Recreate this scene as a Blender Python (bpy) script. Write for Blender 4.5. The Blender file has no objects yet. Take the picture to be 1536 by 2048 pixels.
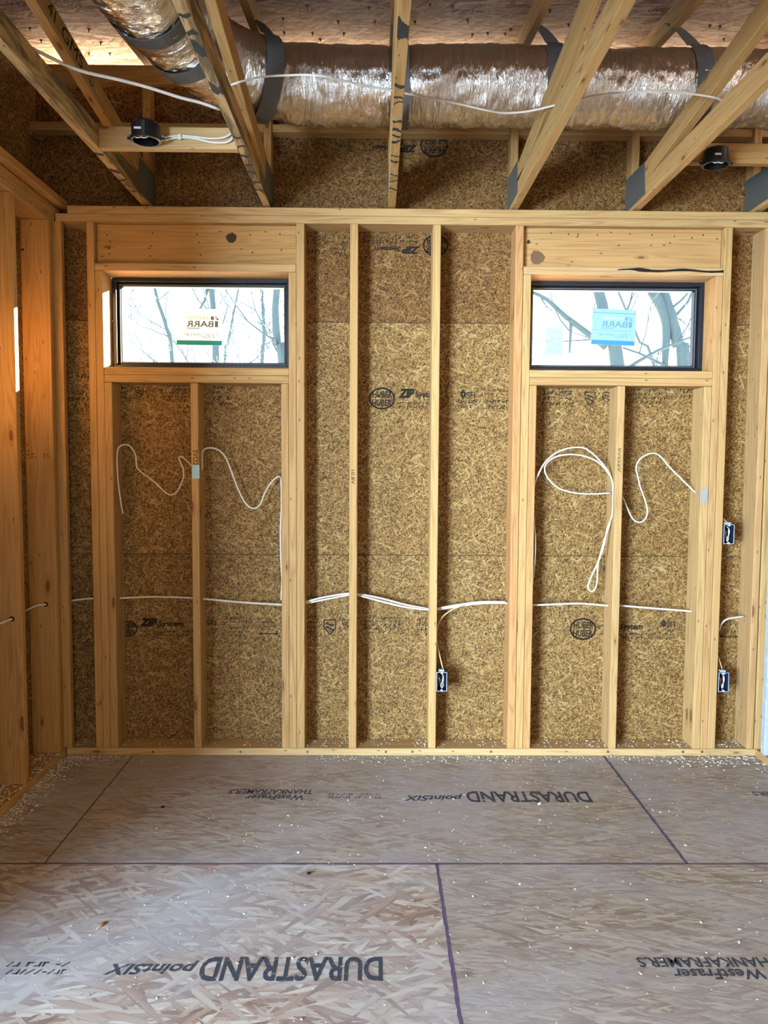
import bpy, bmesh, math, random
from mathutils import Vector, Matrix
C = bpy.context.scene.collection
sc = bpy.context.scene
RND = random.Random(7)

# ------------------------------------------------------------------ camera
F, CH = 1548.16, 1.5268
_ya, _pi, _ro = math.radians(.631), math.radians(3.807), math.radians(.342)
_f = Vector((math.sin(_ya)*math.cos(_pi), math.cos(_ya)*math.cos(_pi), -math.sin(_pi)))
_r = Vector((math.cos(_ya), -math.sin(_ya), 0)); _u = _r.cross(_f)
_r, _u = _r*math.cos(_ro)+_u*math.sin(_ro), _u*math.cos(_ro)-_r*math.sin(_ro)
cd = bpy.data.cameras.new('camera'); cam = bpy.data.objects.new('camera', cd); C.objects.link(cam)
cd.sensor_fit = 'HORIZONTAL'; cd.sensor_width = 36; cd.lens = F/1536*36; cd.clip_start = .02; cd.clip_end = 300
M = Matrix((_r, _u, -_f)).transposed().to_4x4(); M.translation = Vector((0, 0, CH)); cam.matrix_world = M
sc.camera = cam
def at(px, py, y=None, z=None, x=None):
    """the point in the room seen at a pixel of the survey photo, on the plane y=, z= or x="""
    d = _f + _r*((px-768)/F) - _u*((py-1024)/F); o = Vector((0, 0, CH))
    if y is not None: return o + d*(y/d.y)
    if z is not None: return o + d*((z-CH)/d.z)
    return o + d*(x/d.x)

# ------------------------------------------------------------------ world, sun, daylight, exposure
sc.view_settings.view_transform = 'Standard'; sc.view_settings.look = 'None'
sc.view_settings.exposure = -0.12; sc.view_settings.gamma = 1; sc.view_settings.use_curve_mapping = False
sc.cycles.use_denoising = True; sc.cycles.use_adaptive_sampling = True; sc.cycles.adaptive_threshold = .025
sc.cycles.max_bounces = 7; sc.cycles.diffuse_bounces = 5; sc.cycles.glossy_bounces = 3
sc.cycles.transparent_max_bounces = 8; sc.cycles.sample_clamp_indirect = 12
sc.cycles.caustics_reflective = False; sc.cycles.caustics_refractive = False
w = bpy.data.worlds.new('sky'); sc.world = w; w.use_nodes = True
bg = w.node_tree.nodes['Background']; bg.inputs[0].default_value = (.86, .95, 1, 1); bg.inputs[1].default_value = 4.5
def lamp(name, kind, energy, col, loc, direction, **k):
    d = bpy.data.lights.new(name, kind); d.energy = energy; d.color = col
    for a, v in k.items(): setattr(d, a, v)
    o = bpy.data.objects.new(name, d); C.objects.link(o); o.location = loc
    o.rotation_euler = Vector(direction).to_track_quat('-Z', 'Y').to_euler(); return o
SUN = Vector((.80, 1, .36)).normalized()
lamp('sun', 'SUN', 190, (1, .84, .62), (4, 8, 5), -SUN, angle=math.radians(.6))
# daylight coming in at the wide opening of the rear wall, behind and left of the viewer
lamp('rear_daylight', 'AREA', 3000, (.575, .785, 1), (-4.2, -3.62, 1.30), (.5, 1, .02), shape='RECTANGLE', size=2.5, size_y=2.5)
lamp('added_rear_fill', 'AREA', 75, (1, .88, .70), (.9, -3.6, 1.5), (0, 1, .25), shape='RECTANGLE', size=1.6, size_y=1.4)  # added warm fill from behind for general brightness, no known source

# ------------------------------------------------------------------ helpers
def link(o, parent=None):
    C.objects.link(o)
    if parent is not None: o.parent = parent
    return o
def tag(o, label=None, cat=None, group=None, kind=None):
    if label: o['label'] = label
    if cat: o['category'] = cat
    if group: o['group'] = group
    if kind: o['kind'] = kind
    return o
def empty(name, loc=(0, 0, 0)):
    o = bpy.data.objects.new(name, None); o.empty_display_size = .05; link(o); o.location = loc; return o
class MB:
    """collects shapes with metre-sized uvs and links them as one mesh object"""
    def __init__(s): s.v, s.f, s.uv, s.sm = [], [], [], []
    def face(s, pts, uvs, smooth=False):
        n = len(s.v); s.v += [tuple(p) for p in pts]; s.f.append(tuple(range(n, n+len(pts)))); s.uv += [tuple(t) for t in uvs]; s.sm.append(smooth)
    def beam(s, c, L, W, H, off=None):
        """box centred on c with half-axis vectors L (grain), W, H"""
        c, L, W, H = Vector(c), Vector(L), Vector(W), Vector(H)
        o = off if off else (RND.uniform(0, 40), RND.uniform(0, 40))
        if L.cross(W).dot(H) < 0: W = -W
        n = len(s.v)
        P = {}
        for i, (a, b, d) in enumerate([(a, b, d) for a in (-1, 1) for b in (-1, 1) for d in (-1, 1)]):
            s.v.append(tuple(c+L*a+W*b+H*d)); P[(a, b, d)] = n+i
        l, ww, h = L.length, W.length, H.length
        def q(keys, fn):
            s.f.append(tuple(P[k] for k in keys)); s.uv += [fn(k) for k in keys]; s.sm.append(False)
        q([(-1,-1,1),(1,-1,1),(1,1,1),(-1,1,1)], lambda k: (o[0]+k[0]*l, o[1]+k[1]*ww))
        q([(-1,1,-1),(1,1,-1),(1,-1,-1),(-1,-1,-1)], lambda k: (o[0]+k[0]*l+3, o[1]+k[1]*ww+7))
        q([(-1,1,1),(1,1,1),(1,1,-1),(-1,1,-1)], lambda k: (o[0]+k[0]*l, o[1]+ww+h-k[2]*h))
        q([(-1,-1,-1),(1,-1,-1),(1,-1,1),(-1,-1,1)], lambda k: (o[0]+k[0]*l, o[1]-ww-h+k[2]*h))
        q([(1,-1,-1),(1,1,-1),(1,1,1),(1,-1,1)], lambda k: (o[0]+11+k[2]*h*.4, o[1]+k[1]*ww+19))
        q([(-1,-1,1),(-1,1,1),(-1,1,-1),(-1,-1,-1)], lambda k: (o[0]+13+k[2]*h*.4, o[1]+k[1]*ww+23))
    def box(s, x0, x1, y0, y1, z0, z1, axis='z', off=None):
        c = ((x0+x1)/2, (y0+y1)/2, (z0+z1)/2); X, Y, Z = ((x1-x0)/2, 0, 0), (0, (y1-y0)/2, 0), (0, 0, (z1-z0)/2)
        L, W, H = {'x': (X, Y, Z), 'y': (Y, X, Z), 'z': (Z, X, Y)}[axis]
        s.beam(c, L, W, H, off)
    def slab(s, x0, x1, y0, y1, z0, z1):
        """sheet goods: uv are world metres on the two large axes"""
        n = len(s.v); vs = [(x, y, z) for x in (x0, x1) for y in (y0, y1) for z in (z0, z1)]; s.v += vs
        d = (x1-x0, y1-y0, z1-z0); th = d.index(min(d))
        ax = [i for i in range(3) if i != th]
        for q in ((0,1,3,2),(4,6,7,5),(0,4,5,1),(2,3,7,6),(0,2,6,4),(1,5,7,3)):
            s.f.append(tuple(n+i for i in q)); s.sm.append(False)
            for i in q:
                p = vs[i]; s.uv.append((p[ax[0]]+p[th]*.3, p[ax[1]]+p[th]*.3))
    def tube(s, pts, rad, n=8, flat=1.0, smooth=True, cap=True):
        pts = [Vector(p) for p in pts]; rs = rad if isinstance(rad, (list, tuple)) else [rad]*len(pts)
        up = None; rings = []; acc = 0
        for i, p in enumerate(pts):
            t = (pts[min(i+1, len(pts)-1)]-pts[max(i-1, 0)]).normalized()
            if up is None: up = Vector((0, 0, 1)) if abs(t.z) < .9 else Vector((1, 0, 0))
            side = t.cross(up).normalized(); up = side.cross(t).normalized()
            b = len(s.v)
            for k in range(n):
                a = 2*math.pi*k/n; s.v.append(tuple(p+side*math.cos(a)*rs[i]*flat+up*math.sin(a)*rs[i]))
            if i: acc += (p-pts[i-1]).length
            rings.append((b, acc))
        for i in range(len(rings)-1):
            (b0, a0), (b1, a1) = rings[i], rings[i+1]
            for k in range(n):
                k2 = (k+1) % n
                s.f.append((b0+k, b0+k2, b1+k2, b1+k)); s.sm.append(smooth)
                s.uv += [(a0, k/n), (a0, (k+1)/n), (a1, (k+1)/n), (a1, k/n)]
        if cap:
            for b, rev in ((rings[0][0], True), (rings[-1][0], False)):
                r = list(range(b, b+n)); r = r[::-1] if rev else r
                s.f.append(tuple(r)); s.sm.append(False); s.uv += [(0, 0)]*n
    def build(s, name, mat, parent=None, bevel=0, col=None):
        me = bpy.data.meshes.new(name); me.from_pydata(s.v, [], s.f)
        uvl = me.uv_layers.new(name='uv')
        flat = [c for t in s.uv for c in t]; uvl.data.foreach_set('uv', flat)
        me.polygons.foreach_set('use_smooth', s.sm); me.materials.append(mat); me.update()
        o = bpy.data.objects.new(name, me); link(o, parent)
        if bevel:
            b = o.modifiers.new('edge', 'BEVEL'); b.width = bevel; b.segments = 1; b.limit_method = 'ANGLE'
        if col: o.color = (*col, 1)
        return o
def spline(pts, step=.02):
    """smooth curve through the points"""
    P = [Vector(p) for p in pts]; out = []
    P = [P[0]*2-P[1]] + P + [P[-1]*2-P[-2]]
    for i in range(1, len(P)-2):
        a, b, c, d = P[i-1:i+3]; n = max(2, int((c-b).length/step))
        for k in range(n):
            t = k/n
            out.append(.5*((2*b)+(c-a)*t+(2*a-5*b+4*c-d)*t*t+(3*b-a-3*c+d)*t**3))
    out.append(P[-2]); return out

# ------------------------------------------------------------------ materials
def nmat(name):
    m = bpy.data.materials.new(name); m.use_nodes = True; nt = m.node_tree
    return m, nt, nt.nodes['Principled BSDF']
class G:
    """terse node building"""
    def __init__(s, nt): s.nt = nt
    def n(s, t, **k):
        nd = s.nt.nodes.new(t)
        for a, v in k.items(): setattr(nd, a, v)
        return nd
    def l(s, a, b): s.nt.links.new(a, b)
    def val(s, sock, v):
        if isinstance(v, bpy.types.NodeSocket): s.l(v, sock)
        else: sock.default_value = v
    def math(s, op, a, b=0., clamp=False):
        nd = s.n('ShaderNodeMath', operation=op, use_clamp=clamp); s.val(nd.inputs[0], a); s.val(nd.inputs[1], b); return nd.outputs[0]
    def mix(s, f, a, b, blend='MIX'):
        nd = s.n('ShaderNodeMix', data_type='RGBA', blend_type=blend); s.val(nd.inputs[0], f)
        for k, v in ((6, a), (7, b)):
            if isinstance(v, bpy.types.NodeSocket): s.l(v, nd.inputs[k])
            else: nd.inputs[k].default_value = (*v, 1)
        return nd.outputs[2]
    def map(s, vec, scale=(1, 1, 1), rot=0, loc=(0, 0, 0)):
        nd = s.n('ShaderNodeMapping'); s.l(vec, nd.inputs[0]); nd.inputs[1].default_value = loc
        nd.inputs[2].default_value = (0, 0, rot); nd.inputs[3].default_value = scale; return nd.outputs[0]
    def noise(s, vec, scale, detail=3, rough=.5, dist=0):
        nd = s.n('ShaderNodeTexNoise'); s.l(vec, nd.inputs['Vector'])
        nd.inputs['Scale'].default_value = scale; nd.inputs['Detail'].default_value = detail
        nd.inputs['Roughness'].default_value = rough; nd.inputs['Distortion'].default_value = dist; return nd.outputs[0]
    def ramp(s, f, stops):
        nd = s.n('ShaderNodeValToRGB'); s.l(f, nd.inputs[0]); e = nd.color_ramp.elements
        while len(e) < len(stops): e.new(.5)
        for el, (p, c) in zip(e, stops): el.position = p; el.color = (*c, 1) if len(c) == 3 else c
        return nd.outputs[0]
    def mrange(s, f, a, b, c=0., d=1.):
        nd = s.n('ShaderNodeMapRange'); s.l(f, nd.inputs[0])
        for i, v in enumerate((a, b, c, d)): nd.inputs[i+1].default_value = v
        return nd.outputs[0]
    def bump(s, h, strength, dist, bsdf):
        nd = s.n('ShaderNodeBump'); s.l(h, nd.inputs['Height']); nd.inputs['Strength'].default_value = strength
        nd.inputs['Distance'].default_value = dist; s.l(nd.outputs[0], bsdf.inputs['Normal'])
def wood_mat(name, base, dark, stain=0.0, stain_col=(.06, .05, .035)):
    m, nt, b = nmat(name); g = G(nt)
    tc = g.n('ShaderNodeTexCoord').outputs['UV']; info = g.n('ShaderNodeObjectInfo')
    grain = g.noise(g.map(tc, (1.1, 34, 1)), 1.6, 4, .6, .5)
    rings = g.noise(g.map(tc, (.55, 13, 1)), 1.0, 2, .5, 1.6)
    rs = g.math('FRACT', g.math('MULTIPLY', rings, 9.0))
    rs = g.math('POWER', g.math('ABSOLUTE', g.math('SUBTRACT', rs, .5)), 2.0)
    col = g.mix(g.mrange(grain, .3, .75), base, tuple(c*.80 for c in base))
    col = g.mix(g.math('MULTIPLY', rs, 2.6, True), col, dark)
    cl = g.noise(g.map(tc, (.8, 3, 1)), 1.3, 2)
    col = g.mix(g.mrange(cl, .35, .75, 0, .45), col, (base[0]*1.04, base[1]*.90, base[2]*.80))
    vo = g.n('ShaderNodeTexVoronoi', voronoi_dimensions='2D'); g.l(g.map(tc, (3.0, 9.5, 1)), vo.inputs['Vector'])
    vo.inputs['Scale'].default_value = 1; vo.inputs['Randomness'].default_value = 1
    sep = g.n('ShaderNodeSeparateColor'); g.l(vo.outputs['Color'], sep.inputs[0])
    rad = g.mrange(sep.outputs[0], .72, 1.0, 0, .11)
    knot = g.math('LESS_THAN', vo.outputs['Distance'], rad)
    halo = g.mrange(g.math('SUBTRACT', vo.outputs['Distance'], g.math('MULTIPLY', rad, 1.8)), 0, .05, 1, 0)
    halo = g.math('MULTIPLY', halo, g.math('GREATER_THAN', rad, .012))
    col = g.mix(g.math('MULTIPLY', halo, .45), col, (base[0]*.62, base[1]*.45, base[2]*.35))
    col = g.mix(g.math('MULTIPLY', knot, .8), col, (.13, .06, .03))
    ns = g.n('ShaderNodeTexVoronoi', voronoi_dimensions='2D'); g.l(g.map(tc, (9, 24, 1)), ns.inputs['Vector']); ns.inputs['Scale'].default_value = 1
    sp = g.n('ShaderNodeSeparateColor'); g.l(ns.outputs['Color'], sp.inputs[0])
    speck = g.math('MULTIPLY', g.math('LESS_THAN', ns.outputs['Distance'], .075), g.math('GREATER_THAN', sp.outputs[1], .86))
    col = g.mix(g.math('MULTIPLY', speck, .75), col, (.10, .05, .03))
    if stain:
        sn = g.noise(g.map(tc, (1.0, 6, 1)), 2.2, 5, .65, .6)
        col = g.mix(g.mrange(sn, .45, .57, 0, stain), col, stain_col)
    col = g.mix(1, col, info.outputs['Color'], 'MULTIPLY')
    g.l(col, b.inputs['Base Color']); b.inputs['Roughness'].default_value = .72; b.inputs['Specular IOR Level'].default_value = .25
    g.bump(grain, .25, .002, b); return m
def osb_mat(name, stops, size, angles, seed=0, dust=None, dust_amt=0, speck=.0, rough=.7, spec=.2, grainy=.25, flake=None):
    """strands laid over each other at several angles; size = strand length, width in metres"""
    m, nt, b = nmat(name); g = G(nt)
    tc = g.n('ShaderNodeTexCoord').outputs['UV']; info = g.n('ShaderNodeObjectInfo')
    wob = g.n('ShaderNodeTexNoise'); g.l(tc, wob.inputs['Vector']); wob.inputs['Scale'].default_value = 9/size[0]*.05+2
    va = g.n('ShaderNodeVectorMath', operation='MULTIPLY_ADD'); g.l(wob.outputs['Color'], va.inputs[0])
    va.inputs[1].default_value = (min(size[1]*1.6, .007),)*3; g.l(tc, va.inputs[2]); tw = va.outputs[0]
    cur = pri = None
    for i, a in enumerate(angles):
        k = 1+.25*math.sin(i*2.3+seed)
        mp = g.map(tw, (1/(size[0]*k), 1/(size[1]*k), 1), 0, (seed*3.7+i*11.3, i*5.1, 0))
        # mapping applies scale before rotation, so turn first
        rt = g.n('ShaderNodeVectorRotate', rotation_type='Z_AXIS'); g.l(tw, rt.inputs['Vector']); rt.inputs['Angle'].default_value = a
        g.l(rt.outputs[0], mp.node.inputs[0])
        vo = g.n('ShaderNodeTexVoronoi', voronoi_dimensions='2D'); g.l(mp, vo.inputs['Vector']); vo.inputs['Scale'].default_value = 1
        sep = g.n('ShaderNodeSeparateColor'); g.l(vo.outputs['Color'], sep.inputs[0])
        fine = g.noise(g.map(mp, (.35, 2.2, 1)), 2.0, 2)
        v = g.math('ADD', sep.outputs[0], g.math('MULTIPLY', g.math('SUBTRACT', fine, .5), grainy*2))
        v = g.math('SUBTRACT', v, g.mrange(vo.outputs['Distance'], .45, .8, 0, .28))
        if cur is None: cur, pri = v, sep.outputs[1]
        else:
            f = g.math('GREATER_THAN', sep.outputs[1], pri)
            mv = g.n('ShaderNodeMix', data_type='FLOAT'); g.l(f, mv.inputs[0]); g.l(cur, mv.inputs[2]); g.l(v, mv.inputs[3]); cur = mv.outputs[0]
            pri = g.math('MAXIMUM', pri, sep.outputs[1])
    col = g.ramp(cur, stops)
    big = g.noise(tc, 2.3, 3)
    col = g.mix(g.mrange(big, .3, .7, 0, .35), col, g.mix(1, col, (.72, .66, .58), 'MULTIPLY'))
    if flake:
        for sx, sy, an in ((11, 75, .35), (14, 90, 1.2), (12, 80, 2.5)):
            rt = g.n('ShaderNodeVectorRotate', rotation_type='Z_AXIS'); g.l(tw, rt.inputs['Vector']); rt.inputs['Angle'].default_value = an
            mp = g.map(rt.outputs[0], (sx, sy, 1)); ns = g.n('ShaderNodeTexVoronoi', voronoi_dimensions='2D'); g.l(mp, ns.inputs['Vector']); ns.inputs['Scale'].default_value = 1
            sp = g.n('ShaderNodeSeparateColor'); g.l(ns.outputs['Color'], sp.inputs[0]); fine = g.noise(g.map(mp, (2, 3, 1)), 2, 3)
            fl = g.math('MULTIPLY', g.mrange(ns.outputs['Distance'], .50, .38), g.math('GREATER_THAN', sp.outputs[1], .93))
            col = g.mix(g.math('MULTIPLY', fl, g.mrange(fine, .3, .65, .08, .55)), col, flake)
    if speck:
        for sx, sy, an in ((70, 190, .5), (60, 170, 2.2)):
            rt = g.n('ShaderNodeVectorRotate', rotation_type='Z_AXIS'); g.l(tw, rt.inputs['Vector']); rt.inputs['Angle'].default_value = an
            ns = g.n('ShaderNodeTexVoronoi', voronoi_dimensions='2D'); g.l(g.map(rt.outputs[0], (sx, sy, 1)), ns.inputs['Vector']); ns.inputs['Scale'].default_value = 1
            sp = g.n('ShaderNodeSeparateColor'); g.l(ns.outputs['Color'], sp.inputs[0])
            fl = g.math('MULTIPLY', g.math('LESS_THAN', ns.outputs['Distance'], .38), g.math('GREATER_THAN', sp.outputs[1], 1-speck))
            col = g.mix(g.math('MULTIPLY', fl, .85), col, (.035, .016, .006))
    if dust:
        dn = g.noise(g.map(tc, (1, 1.6, 1)), 1.15, 6, .62)
        fd = g.mrange(dn, .40, .62, dust_amt*.25, dust_amt)
        col = g.mix(fd, col, dust)
        gr = g.noise(tc, 160, 2); col = g.mix(g.mrange(gr, .62, .72, 0, .35), col, tuple(min(1, c*1.35) for c in dust))
    col = g.mix(1, col, info.outputs['Color'], 'MULTIPLY')
    g.l(col, b.inputs['Base Color']); b.inputs['Roughness'].default_value = rough; b.inputs['Specular IOR Level'].default_value = spec
    g.bump(cur, .35, .002, b); return m
def plain(name, col, rough=.6, metal=0, spec=.4, noise=0):
    m, nt, b = nmat(name); g = G(nt)
    tc = g.n('ShaderNodeTexCoord').outputs['Object']
    n = g.noise(tc, 35, 3); c = g.mix(g.mrange(n, .35, .7, 0, .5 if not noise else noise), col, tuple(x*.78 for x in col))
    g.l(c, b.inputs['Base Color']); b.inputs['Roughness'].default_value = rough; b.inputs['Metallic'].default_value = metal
    b.inputs['Specular IOR Level'].default_value = spec; return m
WOOD = wood_mat('spruce_lumber', (.52, .355, .163), (.27, .148, .052))
MOLD = wood_mat('stained_spruce', (.55, .39, .20), (.36, .22, .10), stain=.85)
def rgb(h): return tuple((c/255/12.92 if c/255 <= .04045 else ((c/255+.055)/1.055)**2.4) for c in (int(h[i:i+2], 16) for i in (0, 2, 4)))
WALL = osb_mat('wall_osb', [(0, (.10, .048, .014)), (.25, (.20, .108, .032)), (.5, (.26, .150, .046)), (.8, (.325, .20, .067)), (1, (.46, .315, .13))],
               (.019, .0037), [.1, .75, 1.4, 2.1, 2.8], 1, speck=.18, flake=(.50, .35, .15))
DECK = osb_mat('roof_osb', [(0, (.24, .14, .10)), (.3, (.42, .28, .20)), (.7, (.56, .41, .31)), (1, (.72, .58, .47))],
               (.13, .016), [0.05, .3, -.35, .9], 3, speck=.03)
FCOARSE = osb_mat('subfloor_coarse_strands', [(0, (.20, .11, .07)), (.25, (.34, .215, .145)), (.5, (.43, .34, .27)), (.78, (.54, .49, .43)), (1, (.68, .66, .62))],
                  (.14, .019), [0.0, .30, -.35, .75, -.9], 5, dust=(.44, .475, .53), dust_amt=.68, rough=.5, spec=.45)
FFINE = osb_mat('subfloor_worn_strands', [(0, (.21, .145, .10)), (.3, (.33, .265, .20)), (.6, (.41, .355, .29)), (1, (.56, .51, .44))],
                (.085, .011), [0.0, .22, -.25, .5], 8, dust=(.405, .415, .455), dust_amt=.70, rough=.5, spec=.45)
INK = plain('black_print_ink', (.022, .018, .014), .8, spec=.1, noise=.9)
INKF = plain('blue_black_floor_ink', (.06, .075, .105), .8, spec=.1, noise=.9)
CABLE = plain('white_cable_jacket', (.68, .64, .57), .45)
STEEL = plain('galvanised_steel', (.34, .38, .38), .45, .8)
BLACKP = plain('black_plastic', (.006, .006, .007), .35)
FRAME = plain('black_window_frame', (.012, .015, .022), .35)
STRAP = plain('grey_duct_strap', (.11, .115, .12), .6)
BOXG = plain('pale_blue_box_rim', (.38, .42, .48), .5)
BOXD = plain('navy_box_interior', (.012, .018, .05), .5)
COPPER = plain('bare_copper', (.55, .22, .10), .35, .7)
BARK = plain('bark', (.055, .105, .145), .9, noise=.9)  # bluish tone is sky glare put into the bark colour
EARTH = plain('leaf_strewn_ground', (.52, .46, .38), .95)
DUSTM = plain('sawdust', (.72, .60, .46), .9)
PURPLE = plain('purple_seam_paint', (.12, .095, .185), .8, noise=.8)
SEAMD = plain('dark_seam', (.10, .06, .035), .9)
def plate_mat():
    m, nt, b = nmat('nail_plate_teeth'); g = G(nt); tc = g.n('ShaderNodeTexCoord').outputs['UV']
    br = g.n('ShaderNodeTexBrick'); g.l(g.map(tc, (1, 1, 1), math.pi/2), br.inputs['Vector']); br.inputs['Scale'].default_value = 1
    br.inputs['Brick Width'].default_value = .022; br.inputs['Row Height'].default_value = .0055; br.inputs['Mortar Size'].default_value = .0013
    c = g.mix(br.outputs['Fac'], (.32, .37, .36), (.10, .12, .12)); g.l(c, b.inputs['Base Color'])
    b.inputs['Metallic'].default_value = .7; b.inputs['Roughness'].default_value = .45; return m
PLATE = plate_mat()
def foil_mat():
    m, nt, b = nmat('crinkled_foil'); g = G(nt); tc = g.n('ShaderNodeTexCoord').outputs['UV']
    a = g.noise(g.map(tc, (30, 7, 1)), 1.6, 5, .65, 1.2); c = g.noise(g.map(tc, (95, 26, 1)), 1.2, 3, .6, .8)
    h = g.math('ADD', a, g.math('MULTIPLY', c, .45))
    col = g.mix(g.mrange(a, .3, .7), (.90, .87, .82), (.74, .68, .60)); g.l(col, b.inputs['Base Color'])
    b.inputs['Metallic'].default_value = 1; b.inputs['Roughness'].default_value = .20
    g.bump(h, .85, .013, b); return m
FOIL = foil_mat()
def glass_mat():
    m, nt, b = nmat('clear_glass'); g = G(nt); nt.nodes.remove(b)
    t = g.n('ShaderNodeBsdfTransparent'); t.inputs[0].default_value = (.97, .99, 1, 1); gl = g.n('ShaderNodeBsdfGlossy'); gl.inputs['Roughness'].default_value = .02
    fr = g.n('ShaderNodeFresnel'); fr.inputs[0].default_value = 1.45; mx = g.n('ShaderNodeMixShader')
    g.l(fr.outputs[0], mx.inputs[0]); g.l(t.outputs[0], mx.inputs[1]); g.l(gl.outputs[0], mx.inputs[2]); g.l(mx.outputs[0], nt.nodes['Material Output'].inputs[0]); return m
GLASS = glass_mat()
def paper_mat(name, col, trans):
    m, nt, b = nmat(name); g = G(nt); b.inputs['Base Color'].default_value = (*col, 1); b.inputs['Roughness'].default_value = .8
    tr = g.n('ShaderNodeBsdfTranslucent'); tr.inputs[0].default_value = (*col, 1); mx = g.n('ShaderNodeMixShader'); mx.inputs[0].default_value = trans
    g.l(b.outputs[0], mx.inputs[1]); g.l(tr.outputs[0], mx.inputs[2]); g.l(mx.outputs[0], nt.nodes['Material Output'].inputs[0]); return m
PAPERW = paper_mat('thin_white_sticker', (.85, .90, .90), .16)
PAPERB = paper_mat('blue_sticker', (.24, .46, .68), .022)
PAPERC = paper_mat('pale_cyan_sticker', (.30, .60, .72), .028)

def tint(warm=.0):
    """slight board to board variation"""
    b = RND.uniform(.86, 1.08); return (b*RND.uniform(.97, 1.05), b*RND.uniform(.94, 1.02)*(1-warm*.05), b*RND.uniform(.86, 1.08)*(1-warm*.2))

# ------------------------------------------------------------------ print on boards
def text_verts(s, shear=0, bold=0):
    cu = bpy.data.curves.new('t', 'FONT'); cu.body = s; cu.shear = shear; cu.offset = bold; cu.resolution_u = 3; cu.fill_mode = 'FRONT'
    o = bpy.data.objects.new('t', cu); C.objects.link(o); bpy.context.view_layer.update()
    me = bpy.data.meshes.new_from_object(o.evaluated_get(bpy.context.evaluated_depsgraph_get()))
    v = [tuple(p.co) for p in me.vertices]; f = [tuple(p.vertices) for p in me.polygons]
    bpy.data.objects.remove(o); bpy.data.curves.remove(cu); bpy.data.meshes.remove(me)
    x0, x1 = min(p[0] for p in v), max(p[0] for p in v); y0, y1 = min(p[1] for p in v), max(p[1] for p in v)
    return [((p[0]-x0)/(x1-x0), (p[1]-y0)/(y1-y0)) for p in v], f
class Ink(MB):
    """flat marks on a plane: O origin, R right vector, U up vector"""
    def __init__(s, O, R, U): super().__init__(); s.O, s.R, s.U = Vector(O), Vector(R).normalized(), Vector(U).normalized()
    def p(s, x, y): return tuple(s.O+s.R*x+s.U*y)
    def text(s, t, x, y, w, h, shear=0, bold=0):
        v, f = text_verts(t, shear, bold); n = len(s.v); s.v += [s.p(x+a*w, y+b*h) for a, b in v]
        for q in f: s.f.append(tuple(n+i for i in q)); s.uv += [(0, 0)]*len(q); s.sm.append(False)
    def bar(s, x, y, w, h): s.face([s.p(x, y), s.p(x+w, y), s.p(x+w, y+h), s.p(x, y+h)], [(0, 0)]*4)
    def line(s, x0, y0, x1, y1, t):
        dx, dy = x1-x0, y1-y0; L = math.hypot(dx, dy) or 1; nx, ny = -dy/L*t/2, dx/L*t/2
        s.face([s.p(x0+nx, y0+ny), s.p(x0-nx, y0-ny), s.p(x1-nx, y1-ny), s.p(x1+nx, y1+ny)], [(0, 0)]*4)
    def ring(s, cx, cy, rx, ry, t, n=28):
        for k in range(n):
            a, b = 2*math.pi*k/n, 2*math.pi*(k+1)/n
            q = lambda an, e: s.p(cx+math.cos(an)*(rx-e), cy+math.sin(an)*(ry-e))
            s.face([q(a, 0), q(b, 0), q(b, t), q(a, t)], [(0, 0)]*4)
    def scrawl(s, x, y, w, h, lines, rr):
        """worn, illegible small print"""
        lh = h/lines
        for i in range(lines):
            cx = x+rr.uniform(0, w*.12); ex = x+w-rr.uniform(0, w*.15)
            while cx < ex:
                cw = rr.uniform(.25, .75)*lh*.8
                if rr.random() < .82:
                    k = rr.random(); b = y+h-(i+1)*lh+lh*.18; hh = lh*.62
                    if k < .35: s.bar(cx, b, cw*.35, hh); s.bar(cx, b+hh*.75, cw, hh*.25)
                    elif k < .6: s.bar(cx, b, cw, hh*.25); s.bar(cx+cw*.65, b, cw*.35, hh)
                    elif k < .8: s.bar(cx, b+hh*.38, cw, hh*.28)
                    else: s.line(cx, b, cx+cw, b+hh, lh*.17)
                cx += cw+lh*.16
def wear(m, lo, hi, scale):
    """print worn through in places"""
    nt = m.node_tree; g = G(nt); b = nt.nodes['Principled BSDF']; t = g.n('ShaderNodeBsdfTransparent'); mx = g.n('ShaderNodeMixShader')
    n = g.noise(g.n('ShaderNodeNewGeometry').outputs['Position'], scale, 4, .65); g.l(g.mrange(n, lo, hi), mx.inputs[0])
    g.l(b.outputs[0], mx.inputs[1]); g.l(t.outputs[0], mx.inputs[2]); g.l(mx.outputs[0], nt.nodes['Material Output'].inputs[0])
wear(INKF, .54, .70, 60); INKW = plain('worn_board_ink', (.022, .018, .014), .8, spec=.1, noise=.9); wear(INKW, .62, .72, 110)
def wall_ink(y, x, z, flip=False, parent=None): 
    return Ink((x, y, z), (-1, 0, 0) if flip else (1, 0, 0), (0, 0, -1) if flip else (0, 0, 1))

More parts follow.
